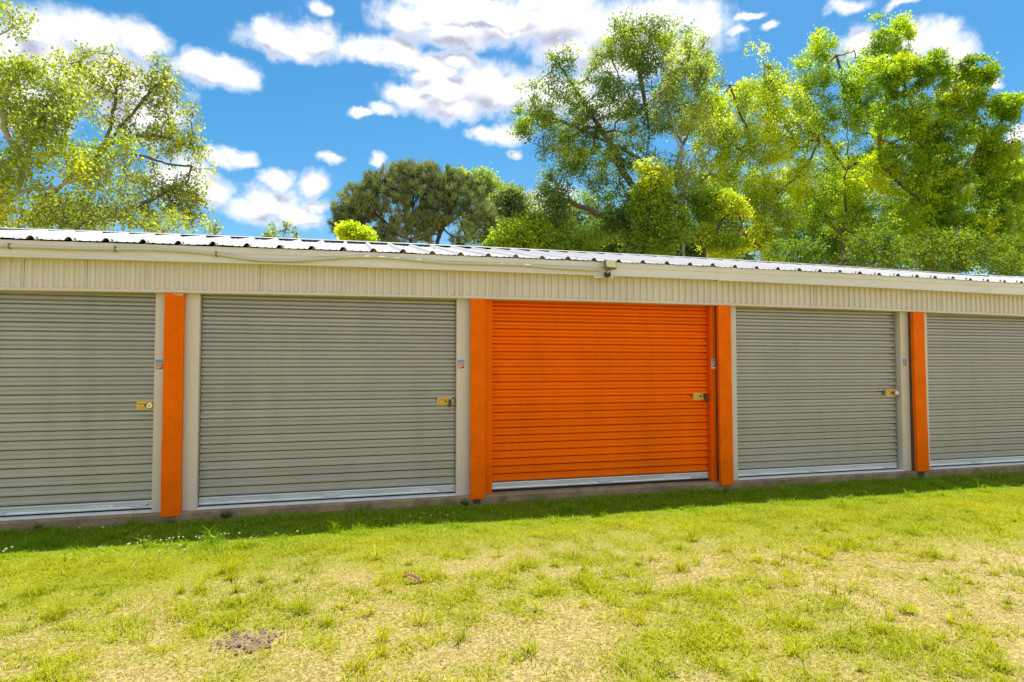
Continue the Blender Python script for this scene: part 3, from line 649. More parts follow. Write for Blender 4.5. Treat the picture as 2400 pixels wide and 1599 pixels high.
TREES = 0
LEAF_GAIN = np.array([1.9, 1.78, 3.2]); LEAF_N = 2.0
def tree(name, label, Y, trunk, limbs, blobs, per, rc, size, pal, bark, bf=.35, seed=1, gap=.42, gs=.8, tr=.16, tip=.006, upb=.5, needle=False, bright=1.0, clump=.9, cat='tree', group='trees behind the building', stretch=1.0, wig=.10):
    r_ = np.random.default_rng(seed); pal = np.array(pal)*LEAF_GAIN
    t = [onY(x, y, Y+(dy[0] if dy else 0)) for x, y, *dy in trunk]
    base = np.array([t[0][0], t[0][1], -.12]); t = [base]+t
    root = empty(name, (base[0], base[1], -.08)); tag(root, label, cat, group); off = np.array(root.location)
    sm = smooth(t, 4); seeds = []; 
    for i, p in enumerate(sm): seeds.append((p, i-1, seeds[i-1][2]+np.linalg.norm(p-sm[i-1]) if i else 0.))
    for lb in limbs:
        pts = [onY(x, y, Y+(dy[0] if dy else 0)) for x, y, *dy in lb]
        sp = smooth(pts, 4); k0 = int(np.argmin([np.linalg.norm(s[0]-sp[0])+.0*s[2] for s in seeds])); prev = k0
        for p in sp:
            seeds.append((p, prev, seeds[prev][2]*.85+np.linalg.norm(p-seeds[prev][0]))); prev = len(seeds)-1
    P = blob_points(blobs, Y, r_, gap, gs)
    pos, par, path = grow(seeds, P, bf)
    w = np.zeros(len(pos)); kids = np.zeros(len(pos), int)
    for k in range(len(pos)-1, -1, -1):
        w[k] += tip**2.1 if w[k] == 0 else 0
        if par[k] >= 0: w[par[k]] += w[k]
    r = w**(1/2.1); r *= min(1.0, tr/max(r[0], 1e-6)) if r[0] > tr else 1.0
    r = np.maximum(np.minimum(r, tr*np.clip(1-path/(path.max()*.92), .02, 1)**1.15), tip); ns = len(sm)   # limbs taper towards their ends
    r[:ns] = np.maximum(r[:ns], np.linspace(tr, tr*.35, ns)*np.clip(1.15-path[:ns]/path.max(), .1, 1))
    o, (A, m1, m2, Bq) = wood('trunk', pos-off, par, r, M[bark], root, r_, wig)
    # leaves along the last twigs
    e = np.where(par >= 0)[0]; thin = r[e] < tip*3.2; e = e[thin]; A, m2, Bq = A[thin], m2[thin], Bq[thin]
    cl = fbm((Bq+off)*clump, 3); cl = np.clip((cl-.28)/.44, 0, .999)
    if needle:
        n = len(e)*per; k = np.repeat(np.arange(len(e)), per)
        d = Bq-A; d /= np.linalg.norm(d, axis=1, keepdims=True)+1e-9; out = (Bq+off)-onY(*needle, Y); out /= np.linalg.norm(out, axis=1, keepdims=True)
        dirn = d*.5+out*.45+np.array([0, 0, .55]); dirn = dirn[k]+r_.normal(0, .48, (n, 3)); dirn /= np.linalg.norm(dirn, axis=1, keepdims=True)
        c0 = Bq[k]+(A[k]-Bq[k])*r_.random((n, 1))*.35+r_.normal(0, .05, (n, 3)); s = np.cross(dirn, r_.normal(0, 1, (n, 3))); s /= np.linalg.norm(s, axis=1, keepdims=True)
        L_ = (size*r_.uniform(.7, 1.25, n))[:, None]; wd = size*.055
        V = np.stack([c0-s*wd, c0+s*wd, c0+dirn*L_+s*wd*.4, c0+dirn*L_-s*wd*.4], 1).reshape(-1, 3); F = np.arange(n*4).reshape(n, 4)
        ci = cl[k]*(len(pal)-1); lo = ci.astype(int); fr = (ci-lo)[:, None]; col = pal[lo]*(1-fr)+pal[np.minimum(lo+1, len(pal)-1)]*fr
        C = np.repeat(col*r_.uniform(.75, 1.3, (n, 1))*bright, 4, 0); mt = M['needle']
    else:
        cnt = np.maximum(1, (per*LEAF_N*r_.uniform(.35, 1.6, len(e))).astype(int)); k = np.repeat(np.arange(len(e)), cnt); n = len(k)
        tpos = r_.random((n, 1))**.6; cen = A[k]*(1-tpos)+Bq[k]*tpos
        jit = r_.normal(0, rc*.82, (n, 3)); jit[:, 2] *= .8*stretch; cen = cen+jit
        ci = np.clip(cl[k]+r_.normal(0, .13, n), 0, .999)*(len(pal)-1); lo = ci.astype(int); fr = (ci-lo)[:, None]; col = pal[lo]*(1-fr)+pal[np.minimum(lo+1, len(pal)-1)]*fr
        V, F, C = leaves(cen, size*.98, r_, col*r_.uniform(.7, 1.3, (n, 1))*bright, upb); mt = M['leaf']
    me = big_mesh('crown', V, [F], C); link('crown', me, mt, root)
    return root

# leaf colours
LIME = [(.16, .25, .012), (.24, .34, .012), (.34, .42, .012)]
GREEN = [(.060, .125, .020), (.10, .19, .022), (.17, .27, .022), (.25, .34, .02)]
VIVID = [(.085, .16, .006), (.14, .235, .006), (.22, .31, .006), (.32, .37, .008)]
OLIVE = [(.12, .17, .03), (.17, .22, .03), (.24, .30, .02), (.30, .34, .02)]
YEL = [(.22, .30, .01), (.32, .39, .01), (.42, .46, .01)]
PINE = [(.078, .112, .022), (.122, .160, .034), (.172, .208, .050)]
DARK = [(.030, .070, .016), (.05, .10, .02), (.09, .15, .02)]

# left: a pale-barked tree rooted beyond the picture's edge and a spreading one behind it
tree('shade_tree', 'pale-barked tree with bright lime leaves at the left edge', 8.5, [(-140, 700), (-100, 560), (-20, 480)],
     [[(-20, 480), (35, 455), (60, 380), (100, 270), (135, 195), (150, 120)], [(-20, 480), (-60, 300), (-50, 150), (30, 60)], [(35, 455), (150, 430), (260, 400)], [(60, 380), (10, 300), (20, 210), (70, 150)]],
     [(30, 330, 120, 110, 170), (70, 240, 110, 60, 80), (130, 300, 90, 80, 80), (-20, 430, 130, 110, 170), (160, 220, 70, 70, 50), (60, 140, 70, 60, 40), (30, 40, 50, 50, 22), (-60, 200, 90, 160, 200), (170, 390, 90, 60, 90), (60, 150, 28, 24, 26), (250, 330, 60, 50, 40)],
     10, .15, .078, [(.13, .18, .02), (.19, .255, .016), (.27, .33, .014), (.36, .40, .012)], 'bark_pale', bf=.30, seed=3, gap=.43, gs=1.0, tr=.11, tip=.0055)
tree('spreading_tree', 'wide bare-limbed tree with sparse olive leaves at the left', 13.0, [(-60, 760), (-20, 620), (60, 510), (110, 470)],
     [[(110, 470), (165, 415), (215, 385), (235, 350)], [(235, 350), (262, 290), (272, 220), (285, 150)], [(235, 350), (290, 290), (345, 225), (385, 180)], [(235, 350), (300, 322), (380, 320), (440, 345)], [(215, 385), (300, 360), (400, 385), (450, 390)],
      [(60, 510), (180, 525), (260, 505), (330, 480), (390, 450)], [(165, 415), (150, 330), (170, 220), (190, 130)], [(110, 470), (220, 465), (300, 470), (380, 480)]],
     [(300, 170, 120, 65, 95), (370, 170, 50, 50, 40), (400, 260, 65, 70, 80), (430, 340, 60, 45, 70), (350, 320, 90, 45, 70), (250, 230, 110, 80, 90), (180, 170, 80, 70, 55), (330, 420, 120, 45, 110), (430, 440, 60, 60, 70), (300, 500, 180, 45, 190), (120, 500, 160, 50, 190), (455, 490, 38, 45, 36), (200, 400, 90, 60, 80), (480, 410, 25, 30, 8)],
     7, .15, .10, [(.12, .16, .04), (.16, .20, .035), (.22, .27, .02), (.32, .36, .012)], 'bark_brown', bf=.38, seed=8, gap=.40, gs=.9, tr=.2, tip=.0068)
tree('low_lime_shrub', 'leafy bush low against the roof at the left', 9.0, [(120, 640)], [[(120, 640), (160, 560), (200, 520)], [(120, 640), (60, 560), (0, 520)], [(120, 640), (280, 570), (380, 545)]],
     [(30, 490, 160, 90, 120), (220, 510, 130, 64, 70), (380, 540, 80, 36, 30)], 8, .20, .085, [(.09, .13, .02), (.15, .20, .018), (.23, .28, .014)], 'bark_brown', seed=14, gap=.40, tr=.05, group='shrubs behind the building', cat='shrub')
tree('sapling', 'thin twiggy sapling just right of the spreading tree', 12.0, [(482, 640), (486, 560)], [[(486, 560), (480, 530), (472, 500)], [(486, 560), (497, 540), (507, 516)], [(486, 560), (505, 550), (516, 534)]],
     [(490, 532, 28, 24, 16)], 2, .05, .10, OLIVE, 'bark_brown', seed=21, gap=.2, tr=.03, tip=.005, group='saplings behind the building', cat='sapling')
tree('sapling', 'sparse sapling standing alone against open sky', 12.0, [(652, 650), (655, 575)], [[(655, 575), (645, 545), (640, 525)], [(655, 575), (668, 545), (672, 525)], [(655, 575), (685, 560), (697, 545)], [(655, 575), (632, 560), (626, 550)]],
     [(645, 532, 20, 18, 8), (675, 535, 22, 18, 9), (632, 555, 16, 12, 5), (692, 552, 10, 12, 6)], 2, .045, .12, OLIVE, 'bark_brown', seed=22, gap=.2, tr=.03, tip=.005, group='saplings behind the building', cat='sapling')
# middle
tree('pine_tree', 'broad dark gray-green pine with a domed crown', 27.0, [(962, 700), (962, 560), (965, 520)],
     [[(965, 520), (940, 460), (905, 420)], [(965, 520), (970, 440), (965, 400)], [(965, 520), (1010, 450), (1040, 420)], [(950, 560), (880, 500), (830, 470)], [(962, 560), (1040, 530), (1080, 500)], [(962, 560), (900, 540), (850, 530)], [(1020, 600), (1030, 550), (1060, 490)]],
     [(985, 425, 105, 42, 190), (900, 450, 90, 45, 150), (1065, 465, 80, 60, 150), (840, 490, 58, 50, 120), (960, 490, 150, 60, 260), (812, 530, 36, 46, 60), (1050, 540, 110, 50, 150), (900, 550, 90, 40, 110), (1120, 520, 50, 60, 70), (975, 400, 60, 20, 60)],
     34, .1, .30, PINE, 'bark_dark', bf=.45, seed=31, gap=.38, gs=.5, tr=.28, tip=.014, needle=(962, 560), wig=.06)
tree('young_tree', 'yellow-green young tree in front of the pine', 13.0, [(835, 650), (833, 590)], [[(833, 590), (815, 560), (812, 540)], [(833, 590), (845, 560)]],
     [(830, 552, 38, 24, 80), (812, 540, 16, 18, 24), (850, 560, 26, 18, 36)], 24, .10, .11, YEL, 'bark_brown', seed=41, gap=.25, tr=.05, group='shrubs behind the building', cat='shrub')
tree('round_tree', 'light green tree peeking out behind the pine', 34.0, [(1110, 760), (1110, 560)], [[(1110, 560), (1090, 470), (1080, 420)], [(1110, 560), (1140, 450)]],
     [(1075, 425, 45, 35, 100), (1135, 440, 48, 45, 160), (1130, 520, 60, 60, 160)], 22, .22, .15, [(.11, .17, .03), (.16, .23, .03), (.25, .31, .02)], 'bark_brown', seed=51, gap=.35, gs=.6, tr=.2)
tree('round_tree', 'gray-green tree between the pine and the tall tree', 30.0, [(1205, 760), (1203, 560)], [[(1203, 560), (1190, 490), (1185, 450)], [(1203, 560), (1230, 480)]],
     [(1190, 470, 42, 42, 140), (1225, 490, 36, 40, 90), (1195, 540, 70, 55, 180)], 20, .20, .14, [(.07, .12, .035), (.11, .17, .035), (.17, .23, .03)], 'bark_brown', seed=52, gap=.36, gs=.6, tr=.2)
tree('leafy_shrub', 'bright lime bush above the roof left of the floodlight', 13.0, [(1225, 660), (1225, 600)], [[(1225, 600), (1190, 560)], [(1225, 600), (1260, 555)]],
     [(1205, 560, 56, 46, 220), (1250, 545, 40, 50, 130), (1170, 580, 34, 22, 60), (1310, 570, 90, 46, 130), (1400, 580, 90, 36, 110)], 15, .13, .095, [(.07, .14, .012), (.13, .21, .012), (.21, .29, .012)], 'bark_brown', seed=53, gap=.30, tr=.06, group='shrubs behind the building', cat='shrub')
# right of the middle: the tall tree
tree('tall_tree', 'tallest tree with loose gray-green crown behind the orange door', 14.0, [(1520, 760), (1515, 600), (1512, 470), (1514, 380), (1522, 300)],
     [[(1522, 300), (1510, 230), (1495, 150), (1480, 70)], [(1512, 470), (1465, 410), (1440, 350), (1400, 300)], [(1514, 380), (1420, 330), (1330, 290), (1270, 270)], [(1440, 350), (1380, 260), (1330, 180), (1300, 140)], [(1522, 300), (1560, 230), (1600, 150)], [(1515, 560), (1420, 510), (1330, 470)], [(1522, 300), (1460, 200), (1430, 130)], [(1512, 470), (1570, 420), (1600, 340)]],
     [(1490, 75, 70, 45, 90), (1560, 90, 70, 50, 90), (1640, 115, 45, 40, 55), (1450, 130, 70, 40, 80), (1520, 170, 130, 60, 170), (1420, 190, 60, 50, 70), (1320, 140, 45, 30, 36), (1310, 200, 55, 50, 60), (1235, 225, 38, 30, 44), (1250, 270, 55, 40, 70), (1230, 310, 35, 25, 30), (1340, 280, 80, 60, 140), (1470, 270, 130, 80, 240), (1600, 250, 90, 80, 150), (1320, 370, 70, 60, 150), (1430, 380, 110, 80, 200), (1310, 470, 75, 60, 190), (1420, 490, 110, 70, 260), (1330, 550, 100, 50, 240), (1480, 560, 130, 50, 240), (1570, 430, 90, 80, 130)],
     14, .15, .092, [(.06, .11, .025), (.095, .165, .026), (.15, .225, .024), (.25, .33, .016)], 'bark_brown', bf=.36, seed=61, gap=.43, gs=.85, tr=.26, tip=.008)
tree('pale_trunk_tree', 'slim pale-trunked tree beside the tallest tree', 12.5, [(1608, 760), (1603, 560), (1602, 400), (1596, 290), (1604, 170)],
     [[(1602, 400), (1570, 260), (1540, 220)], [(1596, 290), (1625, 220), (1660, 140)], [(1603, 560), (1560, 480)], [(1602, 420), (1640, 350), (1680, 320)]],
     [(1600, 160, 50, 60, 40), (1560, 250, 60, 60, 40), (1640, 300, 60, 70, 60), (1600, 420, 70, 70, 60), (1560, 500, 80, 60, 90), (1640, 170, 60, 50, 40)], 15, .13, .09, [(.10, .15, .03), (.16, .22, .025), (.24, .30, .02)], 'bark_pale', bf=.4, seed=62, gap=.36, tr=.10)
tree('leaning_tree', 'dark-trunked tree with lime clumps right of the tallest tree', 12.0, [(1668, 720), (1650, 590), (1625, 545), (1600, 500)], [[(1650, 590), (1690, 520), (1730, 480)], [(1600, 500), (1560, 440), (1540, 390)], [(1625, 545), (1560, 560), (1500, 540)]],
     [(1530, 430, 70, 60, 110), (1560, 540, 70, 60, 110), (1690, 490, 80, 40, 150), (1660, 470, 50, 30, 70), (1700, 560, 70, 40, 130), (1520, 490, 50, 60, 80)], 20, .14, .10, [(.09, .17, .012), (.14, .225, .012), (.21, .285, .012), (.29, .34, .012)], 'bark_dark', bf=.32, seed=63, gap=.44, gs=1.0, tr=.16)
tree('yellow_tree', 'yellow-green tree with airy crown right of the pale trunk', 15.0, [(1800, 760), (1800, 600), (1790, 480), (1785, 380)],
     [[(1785, 380), (1740, 280), (1710, 200)], [(1785, 380), (1800, 270), (1790, 150)], [(1800, 600), (1700, 500), (1640, 420)], [(1790, 480), (1880, 400), (1920, 330)], [(1785, 380), (1690, 320), (1650, 240)]],
     [(1655, 170, 40, 26, 50), (1700, 240, 70, 60, 150), (1780, 150, 65, 45, 100), (1800, 220, 90, 70, 190), (1660, 310, 70, 70, 140), (1770, 330, 110, 80, 260), (1720, 420, 100, 70, 180), (1860, 300, 70, 70, 130), (1830, 420, 100, 60, 180), (1780, 510, 120, 60, 200), (1750, 580, 130, 40, 200)],
     17, .16, .10, [(.14, .21, .02), (.23, .31, .012), (.33, .40, .01), (.42, .46, .01)], 'bark_brown', bf=.36, seed=71, gap=.43, gs=.9, tr=.18)
tree('tall_right_tree', 'tall lime tree whose top overlaps a cloud at the right', 16.0, [(1970, 760), (1975, 560), (1985, 400), (1982, 260)],
     [[(1982, 260), (1975, 190), (1960, 130)], [(1982, 260), (2040, 190), (2090, 110), (2110, 60)], [(1985, 400), (1920, 300), (1890, 220)], [(1985, 400), (2060, 330), (2100, 250)], [(1975, 560), (1900, 450), (1850, 380)]],
     [(1940, 110, 50, 45, 70), (2000, 190, 90, 70, 190), (2080, 110, 60, 42, 110), (2110, 50, 24, 20, 16), (2110, 75, 50, 24, 50), (2060, 170, 80, 60, 150), (1900, 180, 60, 60, 90), (1940, 290, 90, 70, 190), (2060, 280, 90, 70, 190), (2010, 400, 110, 80, 240), (1930, 480, 110, 70, 220), (2040, 520, 90, 70, 170), (2050, 42, 10, 8, 4)],
     19, .15, .10, [(.10, .18, .012), (.17, .27, .01), (.26, .36, .01), (.36, .42, .01)], 'bark_brown', bf=.36, seed=72, gap=.42, gs=.9, tr=.2)
tree('green_maple', 'vivid green tree with drooping leaves near the right edge', 12.0, [(2190, 760), (2180, 560), (2170, 480), (2168, 400), (2150, 280)],
     [[(2168, 400), (2210, 300), (2240, 200), (2250, 150)], [(2170, 480), (2250, 400), (2320, 320), (2380, 240)], [(2150, 280), (2120, 200), (2130, 150)], [(2170, 480), (2080, 400), (2060, 320)], [(2180, 560), (2290, 490), (2380, 430)], [(2168, 400), (2290, 250), (2330, 160)]],
     [(2120, 180, 80, 50, 150), (2190, 170, 60, 50, 100), (2290, 170, 50, 40, 110), (2260, 240, 90, 50, 170), (2110, 280, 90, 70, 190), (2200, 330, 100, 70, 240), (2350, 260, 55, 40, 120), (2380, 235, 30, 16, 30), (2320, 350, 90, 60, 220), (2090, 400, 90, 70, 190), (2210, 450, 110, 70, 260), (2340, 440, 80, 70, 180), (2150, 540, 130, 60, 260), (2290, 550, 110, 60, 220)],
     20, .13, .105, VIVID, 'bark_brown', bf=.34, seed=73, gap=.40, gs=1.0, tr=.15, upb=.2, stretch=.8)
tree('edge_tree', 'pale lime tree filling the right edge', 15.0, [(2470, 780), (2460, 600), (2450, 500)], [[(2450, 500), (2400, 420), (2380, 380)], [(2460, 600), (2360, 550), (2290, 520)], [(2450, 500), (2500, 400)]],
     [(2390, 430, 70, 60, 170), (2380, 520, 90, 60, 220), (2330, 590, 120, 50, 240), (2460, 450, 80, 110, 200), (2440, 600, 100, 60, 200), (2490, 340, 60, 60, 100)], 20, .14, .095, [(.14, .23, .02), (.22, .31, .02), (.33, .40, .02)], 'bark_brown', bf=.34, seed=74, gap=.40, tr=.15)
# the shaded thicket under the crowns
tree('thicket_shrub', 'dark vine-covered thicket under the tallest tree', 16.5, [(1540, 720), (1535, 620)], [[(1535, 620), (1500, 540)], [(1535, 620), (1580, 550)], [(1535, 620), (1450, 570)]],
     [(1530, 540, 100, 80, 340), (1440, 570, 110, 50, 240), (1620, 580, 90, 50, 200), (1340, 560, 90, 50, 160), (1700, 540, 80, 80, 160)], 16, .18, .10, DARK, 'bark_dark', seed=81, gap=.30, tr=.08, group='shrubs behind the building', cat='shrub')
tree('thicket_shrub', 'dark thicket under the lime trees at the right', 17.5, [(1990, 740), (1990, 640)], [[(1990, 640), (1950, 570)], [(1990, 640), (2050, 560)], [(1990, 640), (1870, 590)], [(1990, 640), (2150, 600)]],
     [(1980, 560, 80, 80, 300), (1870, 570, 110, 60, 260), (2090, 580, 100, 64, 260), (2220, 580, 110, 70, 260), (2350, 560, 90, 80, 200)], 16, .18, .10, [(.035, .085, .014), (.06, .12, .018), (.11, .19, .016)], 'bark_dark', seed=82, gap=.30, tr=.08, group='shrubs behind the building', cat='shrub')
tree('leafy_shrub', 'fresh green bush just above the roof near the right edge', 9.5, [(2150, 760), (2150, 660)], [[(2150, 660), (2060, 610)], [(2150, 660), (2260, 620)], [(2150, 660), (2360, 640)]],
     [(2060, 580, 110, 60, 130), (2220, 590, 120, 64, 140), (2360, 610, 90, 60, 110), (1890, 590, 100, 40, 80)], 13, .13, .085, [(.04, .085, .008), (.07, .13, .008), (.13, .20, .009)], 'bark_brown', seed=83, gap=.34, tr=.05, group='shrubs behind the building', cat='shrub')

BACK = [(.075, .125, .030), (.115, .175, .030), (.17, .235, .028)]
for k, (px, top, w, lab) in enumerate(((1400, 440, 120, 'distant hazy green tree behind the tallest tree'), (1700, 360, 130, 'distant green tree seen through the yellow-green crown'), (1940, 330, 130, 'distant green tree behind the dark thicket at the right'), (2170, 320, 130, 'distant green tree behind the vivid green tree'), (2390, 360, 110, 'distant green tree closing the right edge'))):
    tree('background_tree', lab, 27.0+2*(k % 2), [(px, 780), (px, 640), (px+10, 560)], [[(px+10, 560), (px-w*.5, top+60)], [(px+10, 560), (px+w*.5, top+50)], [(px+10, 560), (px, top+20)]],
         [(px, top+70, w*.9, 70, 110), (px-w*.4, top+130, w*.8, 60, 110), (px+w*.4, top+130, w*.8, 60, 110), (px, top+200, w*1.1, 70, 150), (px, 600, w*1.1, 60, 150)], 9, .28, .23, BACK, 'bark_brown', seed=91+k, gap=.36, gs=.5, tr=.2, tip=.014)

# ------------------------------------------------------------------ lawn
def blades(n, x0, x1, y0, y1, r_, kind, wfun=None):
    x = r_.uniform(x0, x1, n); y = r_.uniform(y0, y1, n); long = np.ones(n)
    if kind == 2:                                                # coarse tufts standing above the mown grass
        m = n//34; cx = r_.uniform(x0, x1, m); cy = r_.uniform(y0, y1, m); q = r_.integers(0, m, n); sp = r_.uniform(.01, .035, m)
        x = cx[q]+r_.normal(0, 1, n)*sp[q]; y = cy[q]+r_.normal(0, 1, n)*sp[q]*.8; long = r_.uniform(1.5, 2.5, m)[q]
    d = dryness(x, y)
    dc = onZ(580, 1505, -.08); soil = np.exp(-(((x-dc[0])/.20)**2+((y-dc[1])/.15)**2)); soil2 = np.exp(-(((x-dc[0]+.3)/.14)**2+((y-dc[1]+.02)/.06)**2))
    p = np.stack([x, y, np.full_like(x, 1.)], -1)
    bare = sstep(.50, .70, fbm(p*2.1+31, 3))*d
    edge = sstep(-.05, -.22, y+.10*(vnoise(p*5)-.5))            # thin out against the slab
    keep = r_.random(n) < (1-.80*np.clip(soil*1.5, 0, 1))*(1-.6*soil2)*(1-.45*bare)*(.10+.90*edge)
    x, y, d, p, long = x[keep], y[keep], d[keep], p[keep], long[keep]; n = len(x)
    if kind == 2: d = d*.12
    tuft = fbm(p*7.0+3, 2); isd = r_.random(n) < np.clip(d*1.02-.30*sstep(.52, .72, tuft)-.02, 0, .97)
    lush = 1-d
    L_ = np.where(isd, r_.uniform(.012, .034, n), r_.uniform(.014, .036, n)*(.8+.85*lush)*(.75+.9*sstep(.45, .75, tuft)))*long
    w = np.where(isd, r_.uniform(.0012, .0024, n), r_.uniform(.0016, .0032, n))*(1+.25*sstep(-2.5, 0, y))
    a = r_.uniform(0, 2*np.pi, n); lean = np.where(isd, r_.uniform(.5, 1.45, n), r_.uniform(.15, 1.05, n))
    di = np.stack([np.cos(a)*np.sin(lean), np.sin(a)*np.sin(lean), np.cos(lean)], 1); a2 = a+r_.normal(0, .5, n)+np.pi/2
    s = np.stack([np.cos(a2), np.sin(a2), r_.normal(0, .25, n)], 1)
    b = np.stack([x, y, gh(x, y)-.003], 1); bend = np.stack([np.cos(a)*.35, np.sin(a)*.35, -.25*np.ones(n)], 1)*L_[:, None]
    mid = b+di*L_[:, None]*.55; tipp = b+di*L_[:, None]+bend*np.where(isd, .4, .8)[:, None]; tipp[:, 2] = np.maximum(tipp[:, 2], b[:, 2]+.004)
    V = np.stack([b-s*w[:, None], b+s*w[:, None], mid+s*w[:, None]*.8, mid-s*w[:, None]*.8, tipp], 1).reshape(-1, 3)
    if kind == 1:
        V = np.stack([b-s*w[:, None]*1.1, b+s*w[:, None]*1.1, tipp], 1).reshape(-1, 3); i = np.arange(n)*3; F4 = np.zeros((0, 4), int); F3 = np.stack([i, i+1, i+2], 1)
    else:
        i = np.arange(n)*5; F4 = np.stack([i, i+1, i+2, i+3], 1); F3 = np.stack([i+3, i+2, i+4], 1)
    hue = np.clip(fbm(p*1.6+50, 3)*1.6-.3+r_.normal(0, .22, n), 0, 1)[:, None]
    g = np.array([.24, .30, .004])*(1-hue)+np.array([.42, .42, .006])*hue
    near = sstep(-1.35, -.75, y)[:, None]; g = g*(1-near)+(np.array([.15, .33, .005])*(1-hue)+np.array([.25, .39, .008])*hue)*near  # greener blade colour paints in the tint of the eave's shadow strip
    g = np.where((r_.random(n) < .05)[:, None], np.array([[.46, .46, .13]]), g)
    st = np.array([.41, .32, .15])*(1-hue)+np.array([.37, .335, .055])*hue
    st = np.where((r_.random(n) < .12)[:, None], np.array([[.62, .53, .33]]), st)
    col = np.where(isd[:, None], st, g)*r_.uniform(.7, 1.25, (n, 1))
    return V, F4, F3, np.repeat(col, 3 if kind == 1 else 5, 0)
def lawn():
    r_ = np.random.default_rng(77); Vs, Fs, Cs, b = [], [], [], 0; F3s = []
    for n, bx, kd in ((190000, (-2.6, 9.5, -2.2, -.06), 1), (50000, (9.5, 14.5, -3.0, -.06), 1), (150000, (-.9, 6.2, -4.6, -2.2), 0), (40000, (6.2, 10.5, -4.6, -2.2), 0), (16000, (-4.5, -.9, -4.2, -.06), 1), (9000, (-.8, 8.5, -4.4, -1.7), 2), (2500, (-2., 10.5, -1.2, -.12), 2)):
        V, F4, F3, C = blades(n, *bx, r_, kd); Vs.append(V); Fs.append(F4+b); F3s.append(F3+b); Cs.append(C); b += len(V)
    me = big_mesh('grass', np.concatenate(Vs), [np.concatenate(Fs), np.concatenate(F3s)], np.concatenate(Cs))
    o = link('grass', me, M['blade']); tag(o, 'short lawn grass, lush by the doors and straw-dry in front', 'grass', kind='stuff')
lawn()

# ------------------------------------------------------------------ small things on the lawn
def clods():
    r_ = np.random.default_rng(9); c = onZ(580, 1505, -.08); mb = MB(); a = 46
    g = [(u, v) for v in np.linspace(-1, 1, a) for u in np.linspace(-1, 1, a)]
    xs = np.array([c[0]+u*.27 for u, v in g]); ys = np.array([c[1]+v*.20 for u, v in g]); rr = np.array([math.hypot(u, v) for u, v in g])
    p = np.stack([xs, ys, np.zeros_like(xs)], -1)
    z = gh(xs, ys)+.018*sstep(.95, .2, rr+.5*(fbm(p*9, 2)-.5))*(.35+1.5*np.abs(fbm(p*22, 3)-.5)*2)-.008
    V = np.stack([xs, ys, z], -1); i = (np.arange(a-1)[:, None]*a+np.arange(a-1)[None]).ravel(); F = np.stack([i, i+1, i+a+1, i+a], 1)
    o = link('soil_mound', big_mesh('soil_mound', V, [F]), M['soil'], smooth=True); tag(o, 'bare patch of dug brown soil in the dry grass', 'soil')
    m = MB()
    for k in range(95):
        t = r_.uniform(0, 6.28); q = r_.random()**.6; x = c[0]+.20*q*math.cos(t); y = c[1]+.15*q*math.sin(t); s = r_.uniform(.004, .013)
        zz = float(gh(x, y))+.012; vs = [(x+s*d[0]*r_.uniform(.7, 1.3), y+s*d[1]*r_.uniform(.7, 1.3), zz+s*d[2]*r_.uniform(.5, 1.)) for d in ((1,0,0),(0,1,0),(-1,0,0),(0,-1,0),(0,0,1),(0,0,-1))]
        m.poly(vs, [(0,1,4),(1,2,4),(2,3,4),(3,0,4),(1,0,5),(2,1,5),(3,2,5),(0,3,5)])
    e = m.build('clods', M['soil']); e.parent = o; e['kind'] = 'stuff'
clods()
def debris():
    r_ = np.random.default_rng(19); m = MB()
    for k in range(900):
        hx = r_.choice((.02, 3.02, 6.09, 9.08)) if k % 3 == 0 else None
        x = hx+r_.normal(0, .16) if hx is not None else r_.uniform(-2.4, 12.5); y = -.075-abs(r_.normal(0, .04)); z = float(gh(x, y))+.004
        a = r_.uniform(0, 3.14); l = r_.uniform(.006, .028); w = l*r_.uniform(.15, .5); h = r_.uniform(.002, .008); c, q = math.cos(a), math.sin(a)
        P = [(x+c*u*l-q*v*w, y+(q*u*l+c*v*w)*.6, z+t*h) for u, v, t in ((-1, -.6, 0), (1, -1, .2), (.9, .8, 0), (-.8, 1, .3), (.1, 0, 1.2))]
        m.poly(P, [(0, 1, 4), (1, 2, 4), (2, 3, 4), (3, 0, 4)])
    tag(m.build('litter', M['litter']), 'dead leaf crumbs and soil littering the foot of the slab', 'litter', kind='stuff')
M['litter'] = mat('leaf_litter', (.20, .135, .07), .9, var=.5, vscale=30)
debris()
def dead_leaf():
    c = onZ(968, 1362, -.07); n = 15; vs = []; 
    for i in range(n):
        t = i/(n-1); w = .030*math.sin(math.pi*min(1, t*.94+.05))**.8*(1+.22*math.sin(i*2.2)); x = -.085+.17*t
        z = .012+.014*math.sin(t*5+.4)
        vs += [(x, w*.75, z+w*1.25), (x, w*.4, z+w*.45), (x, 0, z), (x+.004, -w*.7, z+.004+.25*w), (x, -w*1.0, z+.010+.2*w)]
    f = [(5*i+j, 5*i+5+j, 5*i+6+j, 5*i+1+j) for i in range(n-1) for j in range(4)]
    o = MB().poly(vs, f).build('dead_leaf', M['dead_leaf'], smooth=True); s = o.modifiers.new('thick', 'SOLIDIFY'); s.thickness = .0012
    o.location = (c[0], c[1], float(gh(c[0], c[1]))+.016); o.scale = (.85, .85, .85); o.rotation_euler = (R(4), R(6), R(-18)); tag(o, 'curled brown dead leaf lying on the dry grass', 'leaf')
    st = MB().tube([(.085, 0, .004), (.10, .004, .006), (.112, .012, .003)], [.0016, .0013, .001], 6).build('stem', M['dead_leaf']); st.parent = o
dead_leaf()

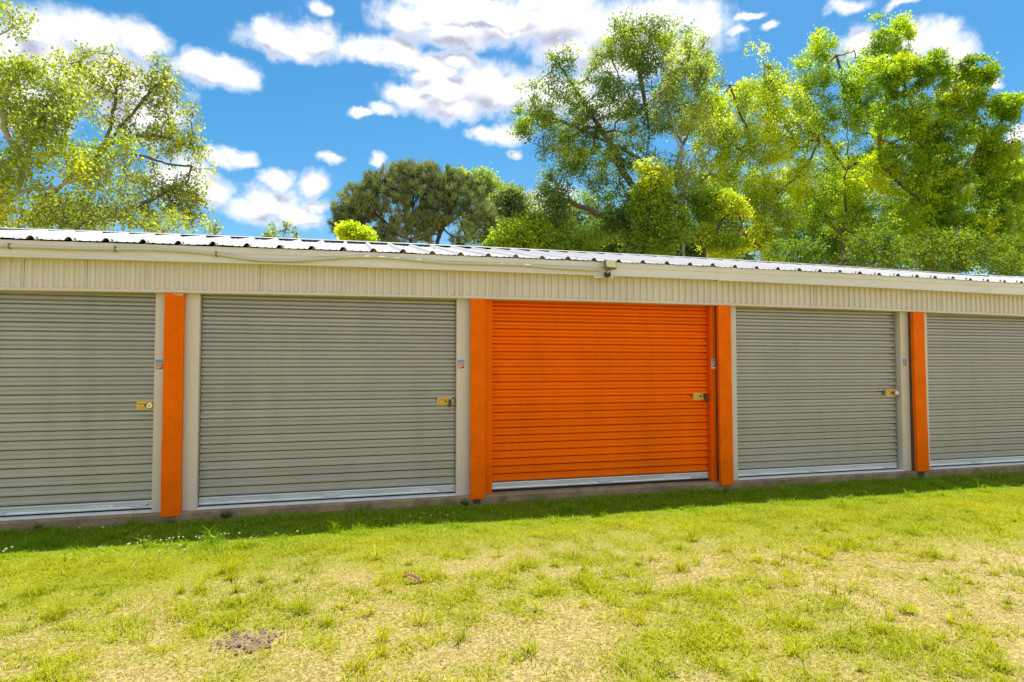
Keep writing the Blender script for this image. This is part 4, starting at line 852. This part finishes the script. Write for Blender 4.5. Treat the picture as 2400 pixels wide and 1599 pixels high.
def flower_meshes():
    m = MB(); r_ = random.Random(4)
    for k in range(34):
        z = 1-2*(k+.5)/34; a = k*2.4; q = math.sqrt(1-z*z); d = Vector((q*math.cos(a), q*math.sin(a), z)); u = d.orthogonal().normalized()*.0022; v = d.cross(u).normalized()*.0022
        b = d*.003; t = d*r_.uniform(.0085, .0105)
        m.poly([b-u, b-v, b+u, b+v, t-u*.8, t-v*.8, t+u*.8, t+v*.8], [(0,1,5,4),(1,2,6,5),(2,3,7,6),(3,0,4,7),(4,5,6,7)])
    return m.mesh('head'), MB().tube([(0, 0, -.05), (.002, .001, -.02), (0, 0, 0)], .0011, 5).mesh('stem')
fh, fs = flower_meshes()
M['stem'] = mat('clover_stem', (.16, .24, .03), .6)
FL = [(8,1292),(14,1288),(28,1283),(233,1282),(300,1276),(322,1272),(330,1266),(341,1265),(304,1275),(377,1265),(390,1264),(397,1261),(406,1260),(419,1258),(429,1257),(459,1258),(467,1260),(476,1256),(496,1258),(500,1258),(432,1290),(393,1278),(373,1291),(422,1278),(518,1252),(527,1251),(536,1252),(561,1249),(589,1260),(647,1249),(697,1244),(185,1236),(241,1236),(324,1255),(349,1256),(962,1209),(985,1214),(1010,1207),(994,1203),(1049,1207),(1063,1202),(420,1250)]
for i, (px, py) in enumerate(FL):
    p = onZ(px, py, -.02); g = float(gh(p[0], p[1])); t = empty('clover_flower', (p[0], p[1], g))
    tag(t, 'small white clover flower head in the grass along the shadow edge', 'flower', 'clover flowers')
    h = link('head', fh, M['petal'], t); h.location = (0, 0, -.02-g+random.uniform(-.006, .004)); h.scale = [random.uniform(.65, 1.05)]*3
    s = link('stem', fs, M['stem'], t); s.location = h.location

def weed(px, py, n, size, seed, lab):
    r_ = random.Random(seed); p = onZ(px, py, -.05); z = float(gh(p[0], p[1])); t = empty('weed', (p[0], min(p[1], -.085), z)); tag(t, lab, 'weed', 'weeds along the slab')
    m = MB()
    for k in range(n):
        a = r_.uniform(0, 6.28); l = size*r_.uniform(.5, 1.1); e = r_.uniform(.2, 1.1); d = Vector((math.cos(a)*math.cos(e), math.sin(a)*math.cos(e)*.5-.2, math.sin(e))).normalized()
        s = d.cross(Vector((0, 0, 1))).normalized()*l*.20; n_ = s.cross(d).normalized()*l*.12
        m.poly([Vector((0, 0, 0)), d*l*.45+s+n_, d*l, d*l*.45-s+n_], [(0, 1, 2, 3)])
    o = m.build('foliage', M['weed'], t); s = MB().tube([(0, 0, -.03), (0, 0, .012)], .003, 5).build('stem', M['stem'], t)
M['weed'] = mat('weed_leaf', (.10, .17, .03), .6, var=.25, vscale=60)
weed(540, 1196, 30, .075, 1, 'low weed against the slab below the gray door beside the dented post')
weed(404, 1212, 26, .07, 2, 'small weed under the dented orange post')
weed(1088, 1176, 36, .085, 3, 'leafy weed at the foot of the post left of the orange door')
weed(1700, 1148, 26, .065, 4, 'low weed under the post right of the orange door')
weed(2160, 1115, 22, .06, 5, 'small weed under the leaning orange post')
weed(100, 1228, 24, .075, 6, 'straggly weed against the slab at the left end')
